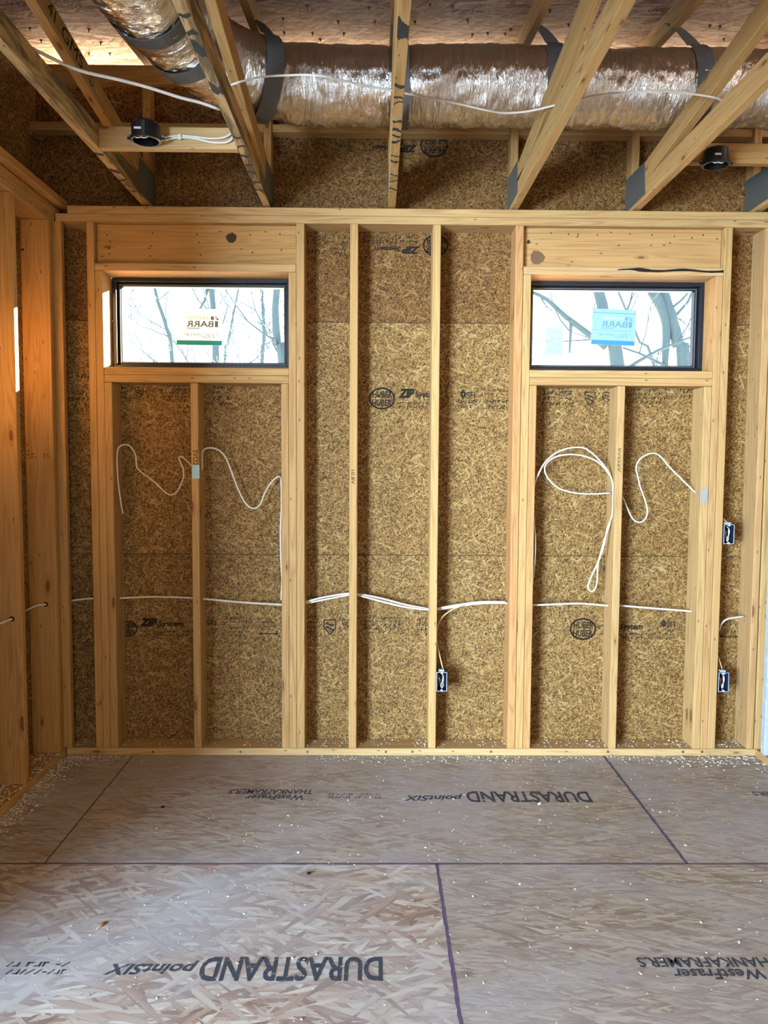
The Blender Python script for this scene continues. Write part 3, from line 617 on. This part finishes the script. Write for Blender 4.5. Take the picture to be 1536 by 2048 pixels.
# ------------------------------------------------------------------ roof trusses
TX = [-1.79, -1.166, -.566, .054, .667, 1.275, 1.889]
WEB = [(2.868, .13), (2.868, .13), (2.862, .12), (2.85, .11), (2.83, .10), (2.845, .105), (2.845, .105)]
TL = ['truss over the left wall, its end post in the dark corner', 'mould-stained truss left of the black ceiling box, sloping web above it', 'dark-stained truss at the right end of the short blocking, in front of the duct bend',
      'truss nearly edge-on in the middle with black stripes along its underside', 'clean yellow truss right of centre with two members fanning up',
      'truss over the right window with bold oval grain', 'truss at the right edge, only its heel showing']
trusses = []
for k, x in enumerate(TX):
    t = tag(empty('roof_truss', (0, 0, 0)), TL[k], 'roof truss', 'wooden roof trusses overhead'); trusses.append(t)
    mt = MOLD if k in (1, 2) else WOOD; cc = (1.0, .93, .80) if k > 2 else (.95, .92, .82); xc = x+.019; W_ = Vector((.019, 0, 0))
    def member(name, p0, p1, h, mat=WOOD, c=None):
        p0, p1 = Vector(p0), Vector(p1); L = (p1-p0)/2; H = Vector((1, 0, 0)).cross(L).normalized()*(h/2)
        m = MB(); m.beam((p0+p1)/2, L, W_, H); return m.build(name, mat, t, .002, c or cc)
    member('bottom_chord', (xc, .95, 2.8255), (xc, 4.055, 2.8255), .089, mt)
    zb, s = WEB[k]
    hs = .0445*math.sqrt(1+s*s)
    member('web', (xc, 2.15, zb+s*(YW-2.15)+hs), (xc, 3.968, zb+s*(YW-3.968)+hs+.004), .089, WOOD, (.98, .90, .76))
    member('top_chord', (xc, 1.02, dz(1.02)-.046), (xc, 4.62, dz(4.62)-.046), .089, WOOD, (1.0, .94, .88))
    m = MB(); m.box(x, x+.038, 3.972, 4.055, 2.8705, 3.46); m.build('end_post', WOOD, t, .002, (.95, .82, .66))
    for sx, xa in ((-1, x-.0012), (1, x+.0382)):
        m = MB(); o_ = (3.76, 4.05, 2.80, 2.965); n = [(xa+(0 if sx < 0 else .001), *q) for q in ((o_[0], o_[2]), (o_[1], o_[2]), (o_[1], o_[3]), (o_[0]+.02, o_[3]-.01))]
        n0 = len(m.v); off = .0011*sx
        A = [(xa, a, b) for _, a, b in n]; B = [(xa+.0011, a, b) for _, a, b in n]
        m.face(A[::-1] if sx < 0 else A[::-1], [(q[1], q[2]) for q in A[::-1]]); m.face(B, [(q[1], q[2]) for q in B])
        for q in range(4): m.face([A[q], A[(q+1) % 4], B[(q+1) % 4], B[q]], [(0, 0)]*4)
        m.build('nail_plate', PLATE, t)
def stripe(t, x, y0, y1, lean, mat=INK, e=0.0):
    n = 8; m = MB(); prev = None; rr = random.Random(int(y0*1000))
    for k in range(n+1):
        q = k/n; c = y0+(y1-y0)*.5+lean*(q-.5)+.006*math.sin(q*5+y0*30); h = (y1-y0)*.75*rr.uniform(.5, 1.2)
        a, b = (x+.002+.034*q, c-h, 2.7805), (x+.002+.034*q, c+h, 2.7805)
        if prev: m.face([prev[0], prev[1], b, a], [(0, 0)]*4)
        prev = (a, b)
    m.build('dark_stripe', mat, t)
STR = plain('black_stain', (.035, .035, .03), .9, noise=.9)
for py, th, ln in ((60, .05, .04), (172, .012, .01), (195, .008, .02), (205, .007, -.02), (243, .010, .01), (260, .014, .015), (272, .010, .01), (283, .012, -.01), (312, .007, .0), (323, .012, .02), (350, .008, .015), (362, .007, -.01), (378, .010, .02)):
    p = at(793, py, z=2.781); stripe(trusses[3], TX[3], p.y-th/2*1.4, p.y+th/2*1.4, ln, STR)
for px, py, th, ln in ((362, 30, .016, .0), (378, 66, .02, .0), (390, 98, .06, .03), (430, 178, .05, .03), (476, 275, .014, 0), (487, 293, .014, 0), (494, 312, .02, .0), (502, 330, .014, .01), (510, 345, .02, .01), (518, 365, .014, .01), (524, 380, .012, 0)):
    p = at(px, py, z=2.781); stripe(trusses[2], TX[2], p.y-th/2, p.y+th/2, ln, STR)
for px, py, th, ln in ((205, 308, .02, .0), (228, 342, .03, .01), (243, 360, .012, 0), (252, 371, .01, .01), (262, 382, .012, .01)):
    p = at(px, py, z=2.781); stripe(trusses[1], TX[1], p.y-th/2, p.y+th/2, ln, STR)
# marker writing on the face of the left web
zb, s = WEB[1]; xw = TX[1]+.0388
P0 = at(93, 15, x=xw); dirw = Vector((0, 1, -s)).normalized()
i = Ink((xw, 2.76, zb+s*(YW-2.76)+.03), dirw, Vector((0, s, 1))); i.text('41', 0, 0, .07, .05, .2); i.build('marker_writing', INK, trusses[1])
i = Ink(i.O, dirw, Vector((0, s, 1))); i.text('GMS', .12, -.005, .20, .055, .2); i.build('marker_writing', INK, trusses[1])
i = Ink(i.O, dirw, Vector((0, s, 1))); i.ring(.40, .02, .035, .025, .004, 14); i.text('S', .39, .005, .02, .03); i.build('marker_writing', INK, trusses[1])
# pencil notch on the yellow truss
spot(trusses[4], 1150, 187, 3.0, .001, .001, INK, 'knot')
# ribbon and ledge boards between the posts
for a, b, nm in zip(TX, TX[1:]+[2.19], ('left corner', 'black ceiling box', 'duct bend', 'stripe truss', 'yellow truss', 'right window', 'right corner')):
    a2, b2 = a+.0385, b-.0005
    board('wall_blocking', f'flat blocking between end posts high on the wall behind the {nm}', 'blocking', a2, b2, 3.985, 4.059, 3.160, 3.198, 'x', (.92, .82, .68), 'flat blocking between the truss posts')
board('ribbon_board', 'ribbon board high on the back wall, daylight above its top edge', 'ribbon board', -1.73, 2.19, 3.933, 3.971, 3.362, 3.449, 'x', (.96, .80, .60))

# ------------------------------------------------------------------ short blocking with the black ceiling box
board('short_blocking', 'pale short board between two trusses carrying the black ceiling box', 'blocking', TX[1]+.0385, TX[2]-.0005, 3.235, 3.273, 2.782, 2.868, 'x', (.98, 1.0, 1.02))
def lathe(m, cx, cy, prof, n=28):
    for (r0, z0), (r1, z1) in zip(prof, prof[1:]):
        for k in range(n):
            a, b = 2*math.pi*k/n, 2*math.pi*(k+1)/n
            q = [(cx+math.cos(a)*r0, cy+math.sin(a)*r0, z0), (cx+math.cos(b)*r0, cy+math.sin(b)*r0, z0), (cx+math.cos(b)*r1, cy+math.sin(b)*r1, z1), (cx+math.cos(a)*r1, cy+math.sin(a)*r1, z1)]
            m.face(q, [(0, 0)]*4, True)
def ceiling_box(label, x, y, z):
    t = tag(empty('ceiling_box', (x, y, z)), label, 'junction box'); r = .055
    m = MB(); lathe(m, 0, 0, [(0, .070), (r-.006, .070), (r, .062), (r, 0), (r-.004, 0), (r-.004, .055), (0, .055)]); m.build('shell', BLACKP, t)
    m = MB(); ring = [(r, .012), (r+.006, .010), (r+.006, .002), (r, 0)]; lathe(m, 0, 0, ring); m.build('rim', BLACKP, t)
    for sx in (-1, 1):
        m = MB(); m.box(sx*(r+.001) if sx > 0 else -r-.017, sx*(r+.017) if sx > 0 else -r-.001, -.008, .008, .004, .016, 'x'); m.build('mounting_ear', BLACKP, t, .002)
        m = MB(); m.tube([(sx*(r+.012), 0, .016), (sx*(r+.012), 0, .024)], .004, 8); m.build('screw', STEEL, t)
    m = MB(); m.slab(-.030, -.002, -r-.0012, -r-.0004, .026, .034); m.build('label_tag', plain('white_tag', (.6, .6, .6), .6), t)
    for q in (-.02, .004):
        m = MB(); m.tube(spline([(q-.02, -.01, .03), (q-.012, -.035, .004), (q, -.045, -.004), (q+.014, -.035, .004), (q+.018, -.01, .03)], .006), .0022, 6); m.build('loose_wire', CABLE, t)
    return t
ceiling_box('black round ceiling box with white tag on the short blocking', -.920, 3.176, 2.786)
cb2 = ceiling_box('black round ceiling box half behind the right window truss', 1.497, 3.50, 2.835)
board('short_blocking', 'short board between trusses behind the right black ceiling box', 'blocking', TX[5]+.0385, TX[6]-.0005, 3.560, 3.598, 2.870, 2.958, 'x', (.8, .70, .58))
p = [at(a, b, y=3.226) for a, b in ((316, 275), (335, 274), (358, 271), (385, 273), (420, 277), (448, 275), (462, 267), (465, 258))]
def cable(name_label, pts, r=.0048, step=.02, flat=1.0, group=None, mat=None):
    m = MB(); m.tube(spline(pts, step), r, 8, flat); return tag(m.build('white_cable' if mat is None else 'tan_cable', mat or CABLE), name_label, 'cable', group)
cable('upper short cable looping from the black ceiling box to the stained truss', p, .0042)
cable('lower short cable looping from the black ceiling box to the stained truss', [at(a, b, y=3.224) for a, b in ((322, 283), (340, 278), (360, 275), (390, 277), (425, 285), (452, 285), (464, 278), (468, 266))], .0042)
m = MB(); p = at(359, 273, y=3.219); m.box(p.x-.007, p.x+.007, p.y-.004, p.y+.002, p.z-.012, p.z+.010); tag(m.build('cable_staple', plain('white_staple', (.7, .68, .62), .5), None, .002), 'small white staple holding the two short cables on the blocking', 'staple')

# ------------------------------------------------------------------ ceiling cables over the bottom chords
cable('cable sagging under the roof at the left, from the corner to the stained truss', [at(a, b, y=2.62+ (a/440)*.42) for a, b in ((-60, 0), (2, 48), (20, 66), (45, 85), (90, 110), (160, 141), (240, 160), (300, 176), (360, 195), (400, 205), (440, 219))], .0055, flat=1.2)
cable('long cable strung across the trusses in front of the foil duct', [at(a, b, z=2.879+.03*abs(math.sin((a-30)/1536*math.pi*5))) for a, b in
      ((462, 170), (490, 161), (530, 153), (600, 150), (640, 152), (680, 160), (740, 173), (780, 180), (830, 191), (900, 204), (970, 220), (1010, 226), (1060, 222), (1120, 208), (1160, 198), (1200, 190), (1290, 183), (1345, 183), (1400, 190), (1435, 197), (1452, 206))], .0040)

# ------------------------------------------------------------------ insulated duct and its straps
from mathutils import noise as mn
R0 = .168
cen = spline([(2.6, 3.55, 3.185), (1.9, 3.55, 3.19), (1.2, 3.55, 3.18), (.5, 3.55, 3.185), (0, 3.55, 3.18), (-.33, 3.545, 3.18), (-.53, 3.48, 3.185), (-.68, 3.34, 3.185), (-.77, 3.14, 3.20), (-.82, 2.9, 3.19), (-.845, 2.6, 3.175), (-.86, 2.2, 3.13)], .0085)
def duct_mesh():
    m = MB(); n = 88; up = Vector((0, 0, 1)); acc = 0; prev = None; P = []
    pinch = [1.03, .10, -.43, 1.68]
    for i, p in enumerate(cen):
        t = (cen[min(i+1, len(cen)-1)]-cen[max(i-1, 0)]).normalized(); side = t.cross(up).normalized(); u2 = side.cross(t).normalized()
        if i: acc += (p-cen[i-1]).length
        sq = 0
        for xx in pinch:
            if p.y > 3.4: sq += .010*math.exp(-((p.x-xx)/.05)**2)
        base = R0*(1+.035*mn.noise((acc*2.1, 3, 0)))-sq
        # gathered folds running round the duct
        fold = .010*abs(mn.noise((acc*9, 0, 5)))+.004*mn.noise((acc*32, 1, 2))
        b = len(m.v)
        for k in range(n):
            a = 2*math.pi*k/n; cs, sn = math.cos(a), math.sin(a)
            e = mn.noise((acc*16, cs*1.7, sn*1.7))*.009+mn.noise((acc*55, cs*4.2, sn*4.2))*.006+mn.noise((acc*110, cs*9, sn*9))*.0032
            low = max(0, -sn)
            r = base-fold*(.4+.6*low)+e*(.35+.9*max(0, .5-sn*.5))
            if k == 0 or k == n//2: r += .002
            m.v.append(tuple(p+side*cs*r+u2*sn*r*.97))
        P.append((b, acc))
    for (b0, a0), (b1, a1) in zip(P, P[1:]):
        for k in range(n):
            k2 = (k+1) % n; m.f.append((b0+k, b0+k2, b1+k2, b1+k)); m.sm.append(True)
            m.uv += [(a0, k/n), (a0, (k+1)/n), (a1, (k+1)/n), (a1, k/n)]
    return m
duct = tag(duct_mesh().build('foil_duct', FOIL), 'silver foil insulated flexible duct running across under the roof and bending to the viewer', 'duct')
def strap(label, q, hang, lean=0, wdt=.075):
    """band round the duct at centre-line point q; its tails rise to the points in hang"""
    i = min(range(len(cen)), key=lambda j: (cen[j]-Vector(q)).length); p = cen[i]; t = (cen[min(i+2, len(cen)-1)]-cen[max(i-2, 0)]).normalized()
    side = t.cross(Vector((0, 0, 1))).normalized(); u2 = side.cross(t).normalized(); r = R0+.003; m = MB(); path = []
    if side.y > 0: side = -side
    for k in range(31):
        a = math.radians(150-k*8.6-20+(0)); path.append((p+side*math.cos(math.radians(70)-math.radians(250)*k/30)*r+u2*math.sin(math.radians(70)-math.radians(250)*k/30)*r, t))
    # from upper front, down round the underside, to the back
    h = Vector(hang); first = path[0][0]; lead = []
    for k in range(8):
        f = k/8; lead.append((h.lerp(first, f)+Vector((0, 0, .012*math.sin(f*math.pi))), t))
    path = lead+path
    prev = None; acc = 0
    for k, (c, tt) in enumerate(path):
        f = min(1, k/12); ww = wdt*(.45+.55*f)*.5; nrm = (c-p).normalized()
        sk = tt*lean*(k/len(path)-.5)
        a, b = c-tt*ww+sk, c+tt*ww+sk; a2, b2 = a+nrm*.0022, b+nrm*.0032
        if prev:
            m.face([prev[2], prev[3], b2, a2], [(0, 0)]*4, True); m.face([prev[1], prev[0], a, b], [(0, 0)]*4, True)
            m.face([prev[0], prev[2], a2, a], [(0, 0)]*4); m.face([prev[3], prev[1], b, b2], [(0, 0)]*4)
        prev = (a, b, a2, b2)
    o = m.build('duct_strap', STRAP); return tag(o, label, 'strap')
def tc(k, y): return (TX[k]+.019, y, dz(y)-.07)
strap('grey strap round the duct beside the yellow truss', (.76, 3.55, 3.18), tc(4, 3.52))
strap('grey strap round the duct above the right window', (1.40, 3.55, 3.18), tc(5, 3.50), -.05)
strap('grey strap round the duct behind the striped middle truss', (.10, 3.55, 3.18), tc(3, 3.5))
strap('grey strap round the duct just right of its bend', (-.50, 3.49, 3.18), tc(2, 3.50), .0)
strap('grey strap on the duct bend, near the left end of the bend', (-.745, 3.18, 3.2), (-.56, 3.05, dz(3.05)-.07), .02)
strap('grey strap highest on the part of the duct that comes toward the viewer', (-.82, 2.90, 3.19), (-.60, 2.8, dz(2.8)-.07), .0)

# ------------------------------------------------------------------ cables in the back wall
YC = 3.992
def wc(L, y=YC): return [at(a, b, y=y) for a, b in L]
cable('lower horizontal cable running through holes in all the back wall studs', wc([(100, 1207), (143, 1201), (186, 1197), (243, 1196), (290, 1194), (340, 1194), (384, 1196), (411, 1198), (490, 1205), (564, 1209), (600, 1208), (650, 1199), (697, 1190), (715, 1188), (760, 1196), (810, 1209), (852, 1217), (873, 1219), (915, 1213), (960, 1207), (1010, 1206), (1062, 1210), (1120, 1208), (1160, 1207), (1215, 1211), (1238, 1211), (1300, 1216), (1388, 1223), (1404, 1225)]), .0052)
cable('second horizontal cable in the middle bays, crossing the first one', wc([(596, 1206), (613, 1203), (650, 1194), (697, 1187), (715, 1190), (760, 1202), (810, 1214), (852, 1219), (873, 1217), (915, 1210), (960, 1204), (1012, 1204)], 3.978), .0052)
TANC = plain('tan_cable_jacket', (.62, .42, .24), .5)
bx = .3185
cable('thin tan cable curving down beside the stud to the middle outlet box', [at(a, b, y=y) for a, b, y in ((930, 1210, 3.985), (905, 1219, 3.985), (884, 1235, 3.98), (875, 1255, 3.975), (873, 1275, 3.97), (877, 1300, 3.955), (886, 1338, 3.945))], .0034, mat=TANC)
cable('slack cable from the first cripple stud to the blue nail plate, left window bay', [at(a, b, y=3.985 if a > 262 else 3.95+(a-234)/28*.035) for a, b in ((246, 1028), (241, 1000), (236, 960), (234, 915), (237, 896), (249, 889), (262, 894), (272, 912), (274, 935), (290, 950), (310, 965), (330, 984), (343, 990), (355, 982), (367, 955), (366, 935), (358, 918), (362, 913), (372, 920), (389, 938))], .0038)
cable('slack wavy cable right of the blue nail plate, running down the cripple stud', wc([(398, 945), (404, 937), (404, 915), (406, 901), (415, 896), (430, 897), (446, 907), (458, 930), (475, 975), (490, 1005), (505, 1017), (520, 1010), (530, 985), (545, 962), (558, 953)])+[at(a, b, y=3.935) for a, b in ((562, 962), (563, 1010), (561, 1060), (562, 1120), (564, 1160), (562, 1200))], .0042)
cable('upper loop of slack cable in the right window bay', wc([(1066, 985), (1070, 965), (1080, 942), (1090, 925), (1110, 907), (1135, 897), (1165, 895), (1185, 907), (1205, 927), (1218, 946), (1225, 965), (1226, 1000), (1224, 1030), (1214, 1060), (1208, 1090), (1198, 1120), (1184, 1150), (1176, 1172), (1180, 1182), (1188, 1181), (1194, 1165), (1196, 1130), (1203, 1100), (1212, 1070), (1221, 1045)], 3.955), .0042)
cable('lower loop of slack cable in the right window bay', wc([(1228, 1010), (1229, 985), (1224, 958), (1203, 930), (1180, 916), (1150, 909), (1120, 911), (1100, 920), (1089, 935), (1095, 955), (1115, 975), (1145, 985), (1180, 988), (1222, 986)], 3.965), .0042)
cable('cable running down the side of the first cripple in the right window bay', wc([(1064, 975), (1066, 1010), (1069, 1050), (1071, 1080), (1070, 1120), (1066, 1160), (1060, 1200)], 3.945), .0030)
cable('S-shaped slack cable ending at the grey nail plate', wc([(1240, 985), (1248, 1000), (1255, 1017), (1265, 1037), (1277, 1045), (1289, 1040), (1295, 1025), (1290, 1000), (1281, 975), (1275, 950), (1272, 934), (1280, 918), (1297, 908), (1312, 907), (1325, 917), (1340, 935), (1365, 960), (1400, 994)]), .0040)
cable('short cable curving from the right corner stud to the king stud', wc([(1489, 1233), (1470, 1235), (1455, 1238), (1444, 1246), (1438, 1262)], 3.975), .0045)
for lab, o, a in (('cable end coming out of a hole in the nearest left stud', LS1, ((-14, 1252), (0, 1247), (12, 1242), (23, 1238))), ('cable coming out of a hole in the left stud next to the corner', LS2, ((50, 1222), (62, 1216), (76, 1210), (91, 1209)))):
    y0 = 3.461 if o is LS1 else 3.847
    pts = [at(p_, q_, y=y0-.004-(.06 if o is LS1 else .05)*(1-k/3)) for k, (p_, q_) in enumerate(a)]+[at(a[-1][0]+1, a[-1][1], y=y0+.02)]
    cable(lab, pts, .0048); e = pts[3]; m = MB(); n = 14
    m.face([(e.x+math.cos(2*math.pi*k/n)*.012, y0-.0008, e.z+math.sin(2*math.pi*k/n)*.012) for k in range(n)][::-1], [(0, 0)]*n); m.build('bored_hole', INK, o)
def steel_plate(label, px0, px1, py0, py1, mat):
    a, b = at(px0, py1, y=YW), at(px1, py0, y=YW); m = MB(); m.box(a.x, b.x, YW-.0022, YW-.0004, a.z, b.z); return tag(m.build('nail_guard', mat, None, .0006), label, 'nail plate')
g1 = steel_plate('pale blue nail guard plate on the middle cripple under the left window', 384, 399, 930, 957, plain('blue_zinc', (.34, .50, .52), .5, .3))
g2 = steel_plate('grey nail guard plate on the cripple under the right window', 1400, 1416, 977, 1006, plain('grey_zinc', (.42, .42, .38), .55, .4))
# outlet boxes
def outlet_box(label, x0, zc, ys):
    x0 -= .0004
    t = tag(empty('outlet_box', (x0, YW, zc)), label, 'outlet box'); w_, h_, dpt, th = .053, .100, .060, .0028; y0 = -.013
    m = MB(); m.box(0, th, y0, dpt, -h_/2, h_/2); m.box(w_-th, w_, y0, dpt, -h_/2, h_/2); m.box(th, w_-th, y0, dpt, h_/2-th, h_/2, 'x'); m.box(th, w_-th, y0, dpt, -h_/2, -h_/2+th, 'x'); m.box(th, w_-th, dpt-th, dpt, -h_/2+th, h_/2-th); m.build('shell', BOXD, t)
    m = MB(); ring_frame(m, -.0005, w_+.0005, -h_/2-.0005, h_/2+.0005, (.0032), y0-.0015, y0+.001); m.build('rim', BOXG, t, .0008)
    for s_ in (-1, 1):
        m = MB(); m.tube([(w_/2, y0-.002, s_*(h_/2-.004)), (w_/2, y0+.012, s_*(h_/2-.004))], .0062, 10); m.build('screw_boss', BOXG, t)
    m = MB(); m.box(.012, .040, -.004, .02, h_/2+.0002, h_/2+.010, 'x'); m.build('nail_bracket', BOXG, t, .001)
    m = MB(); m.tube(spline([(.030, .04, .04), (.034, .004, .025), (.031, -.004, 0), (.024, .002, -.025), (.030, .01, -.040), (.036, .01, -.02), (.038, .02, .02)], .008), .0026, 6); m.build('white_wire', CABLE, t)
    m = MB(); m.tube(spline([(.012, .04, .04), (.014, .006, .02), (.020, .004, -.012), (.024, .006, -.03)], .008), .0015, 6); m.build('copper_wire', COPPER, t)
    m = MB(); m.tube(spline([(.020, .04, .04), (.026, .012, .015), (.018, .008, -.015)], .008), .002, 6); m.build('black_wire', BLACKP, t)
    return t
outlet_box('outlet box low on the middle stud between the windows', .319, at(883, 1362, y=YW).z, YW)
outlet_box('upper of two outlet boxes on the stud right of the right window', 1.775, at(1455, 1068, y=YW).z, YW)
outlet_box('lower of two outlet boxes on the stud right of the right window', 1.775, at(1450, 1363, y=YW).z, YW)
cable('thin tan cable entering the lower right outlet box from above', [at(a, b, y=3.95) for a, b in ((1432, 1300), (1438, 1318), (1446, 1343))], .0028, mat=TANC)
cable('thin tan cable entering the upper right outlet box from above', [at(a, b, y=3.95) for a, b in ((1444, 1035), (1450, 1041), (1458, 1047), (1462, 1052))], .0028, mat=TANC)

# ------------------------------------------------------------------ sawdust and shavings
def chips(name, label, spots, seed, mat):
    rr = random.Random(seed); m = MB()
    for (n, fx, s0, s1) in spots:
        for _ in range(n):
            x, y, z = fx(rr); s = rr.uniform(s0, s1)*rr.uniform(.5, 1); a = rr.uniform(0, 6.28); e = rr.uniform(-.6, .6)
            L = Vector((math.cos(a), math.sin(a), e*.5))*s; W_ = Vector((-math.sin(a), math.cos(a), rr.uniform(-.4, .4)))*s*rr.uniform(.25, .7); H = Vector((0, 0, 1))*s*rr.uniform(.1, .35)
            c = Vector((x, y, z+abs(L.z)+abs(W_.z)+H.z)); q = [c-L-W_, c+L-W_*.6, c+L*.8+W_, c-L*.7+W_]
            t = [p+H for p in q]; b = [p-H for p in q]
            m.face(t, [(0, 0)]*4); m.face(b[::-1], [(0, 0)]*4)
            for k in range(4): m.face([b[k], b[(k+1) % 4], t[(k+1) % 4], t[k]], [(0, 0)]*4)
    return tag(m.build(name, mat), label, 'sawdust', kind='stuff')
PALE = plain('pale_shavings', (.62, .58, .52), .9)
chips('sawdust', 'pale specks and crumbs of sawdust scattered over the subfloor',
      [(900, lambda r: (r.uniform(-1.5, 2.0), 1.9+2.0*r.random()**.9, 0), .0016, .0042), (60, lambda r: (r.uniform(-1.0, 1.9), r.uniform(1.95, 3.8), 0), .004, .008),
       (500, lambda r: (r.uniform(-.3, 2.0), YW-.004-abs(r.gauss(0, .05)), 0), .002, .006), (160, lambda r: (r.uniform(1.5, 2.02), YW-.01-abs(r.gauss(0, .07)), 0), .003, .010)], 1, PALE)
chips('wood_shavings', 'brown wood shavings heaped along the left wall plate',
      [(900, lambda r: (XL+.003+abs(r.gauss(0, .045)), r.uniform(2.9, YW-.02), 0), .002, .008), (500, lambda r: (r.uniform(XL-.135, XL-.002), r.uniform(3.0, 3.84), .0385), .003, .009), (250, lambda r: (XL+.02+abs(r.gauss(0, .14)), YW-.01-abs(r.gauss(0, .06)), 0), .002, .007)], 2, DUSTM)
bays = [(-1.555, -1.44), (-1.318, -.935), (-.889, -.48), (-.355, -.137), (-.089, .275), (.322, .686), (.813, 1.213), (1.26, 1.65), (1.778, 1.934)]
chips('sawdust', 'sawdust lying on the bottom plate inside the stud bays', [(110 if a > .7 else 60, (lambda r, a=a, b=b: (a+(b-a)*(r.betavariate(.5, .5)), YW+.02+r.random()*.11, .0385)), .002, .007) for a, b in bays], 3, PALE)
sl = MB(); p = at(204, 1850, z=0.003); sl.tube([(p.x-.010, p.y-.02, .002), (p.x, p.y, .005), (p.x+.008, p.y+.022, .002)], [.002, .0045, .001], 6, 1.6); tag(sl.build('wood_splinter', plain('brown_splinter', (.32, .16, .06), .7)), 'brown splinter lying alone on the left of the floor', 'splinter')
for (a, b, lab) in ((325, 1614, 'small dark chip on the floor near the back left lettering'), (618, 1747, 'small dark chip just below the long purple seam')):
    p = at(a, b, z=.003); m = MB(); m.beam((p.x, p.y, .0045), (.0065, .003, 0), (-.002, .004, 0), (0, 0, .003)); tag(m.build('dark_chip', BLACKP, None, .001), lab, 'chip')
NB = plain('plate_nail', (.16, .12, .09), .5, .5); bp = [o for o in C.objects if o.name.startswith('bottom_plate') and 'back wall' in o['label']][0]
for a in (306, 481, 615, 772, 825, 982, 1216, 1366, 1404): spot(bp, a, 1503.5, YW, .0075, .0075, NB, 'nail_head', 10)

# ------------------------------------------------------------------ outside: ground and bare trees
m = MB(); m.slab(-60, 60, 4.3, 90, -.62, -.6); tag(m.build('ground_outside', EARTH), kind='structure')
m = MB(); m.slab(-60, 60, -60, -3.6, -.62, -.6); tag(m.build('ground_outside', EARTH), kind='structure')
def tree(label, Y, trunk, r0, r1, seed, nb=7, lim=3, extra=()):
    """trunk: points along it, as seen through the window, at distance Y"""
    K = 1.8; Y *= K; r0 *= K; r1 *= K
    rr = random.Random(seed); m = MB(); P = [at(a, b, y=Y) for a, b in trunk]
    base = Vector((P[-1].x+(P[-1].x-P[-2].x)*.5, Y, -.6)); top = P[0]+(P[0]-P[1]).normalized()*3.2
    L = spline([base]+P[::-1]+[top], .35); n = len(L); rad = [r0*1.35+(r1*.45-r0*1.35)*(k/(n-1)) for k in range(n)]
    L = [p+Vector((rr.uniform(-1, 1), rr.uniform(-1, 1), 0))*r0*.10 for p in L]; m.tube(L, rad, 8)
    def branch(p, d, ln, r, lev):
        pts = [p]; k = 5
        for q in range(k):
            d = (d+Vector((rr.uniform(-.28, .28), rr.uniform(-.28, .28), rr.uniform(-.12, .26)))).normalized(); pts.append(pts[-1]+d*ln/k)
            if lev < lim and q > 0:
                for _ in range(1 if rr.random() < .75 else 2): branch(pts[-1], (d+Vector((rr.uniform(-.9, .9), rr.uniform(-.6, .6), rr.uniform(-.3, .8)))).normalized(), ln*rr.uniform(.35, .6), r*.42, lev+1)
        m.tube(pts, [max(.007, r*(1-.8*q/k)) for q in range(k+1)], 5 if lev < 2 else 3, cap=False)
    for q in range(nb*2):
        k = rr.randint(int(n*.25), n-2); a = rr.uniform(0, 6.28); branch(L[k], Vector((math.cos(a), math.sin(a)*.6, rr.uniform(.1, .9))).normalized(), rr.uniform(.8, 2.0)*K, rad[k]*.28, 1)
    for E_ in extra:
        pts = spline([at(a, b, y=Y) for a, b in E_[0]], .25); m.tube(pts, [K*E_[1]*(1-.6*k/len(pts)) for k in range(len(pts))], 6)
        for k in range(2, len(pts), 3):
            if rr.random() < .7: branch(pts[k], Vector((rr.uniform(-1, 1), rr.uniform(-.4, .4), rr.uniform(-.9, .7))).normalized(), rr.uniform(.3, .7)*K, K*E_[1]*.3, 2)
    return tag(m.build('bare_tree', BARK), label, 'tree', None)
tree('bare tree with a slanting trunk near the left of the left window', 14, [(310, 574), (318, 610), (335, 660), (345, 722)], .055, .03, 11, 6)
tree('bare tree seen behind the white sticker of the left window', 12, [(424, 572), (428, 630), (430, 680), (433, 724)], .075, .05, 12, 8, extra=[([(415, 572), (410, 600), (395, 625)], .03)])
tree('bare tree with thin stem right of the white sticker', 16, [(478, 575), (467, 630), (455, 690), (450, 724)], .035, .02, 13, 5)
tree('thin bare tree in the right part of the left window', 15, [(523, 575), (528, 630), (528, 690), (524, 724)], .05, .03, 14, 6)
tree('dark thick trunk by the right edge of the left window', 10, [(556, 575), (551, 630), (557, 690), (566, 724)], .07, .055, 15, 5)
tree('bare tree rising behind the blue sticker of the right window', 10, [(1196, 580), (1205, 615), (1222, 680), (1236, 730)], .105, .08, 16, 4, extra=[([(1212, 695), (1150, 648), (1125, 628), (1095, 600), (1066, 585)], .045), ([(1142, 640), (1141, 670), (1139, 706)], .025)])
tree('forking bare tree in the right part of the right window', 11, [(1328, 580), (1340, 620), (1345, 640), (1358, 690), (1368, 730)], .11, .07, 17, 5, extra=[([(1305, 580), (1322, 612), (1333, 650), (1331, 700), (1330, 732)], .085)])
tree('thin leaning bare tree between the blue sticker and the forked tree', 17, [(1236, 582), (1252, 620), (1280, 685), (1308, 730)], .04, .03, 18, 4)
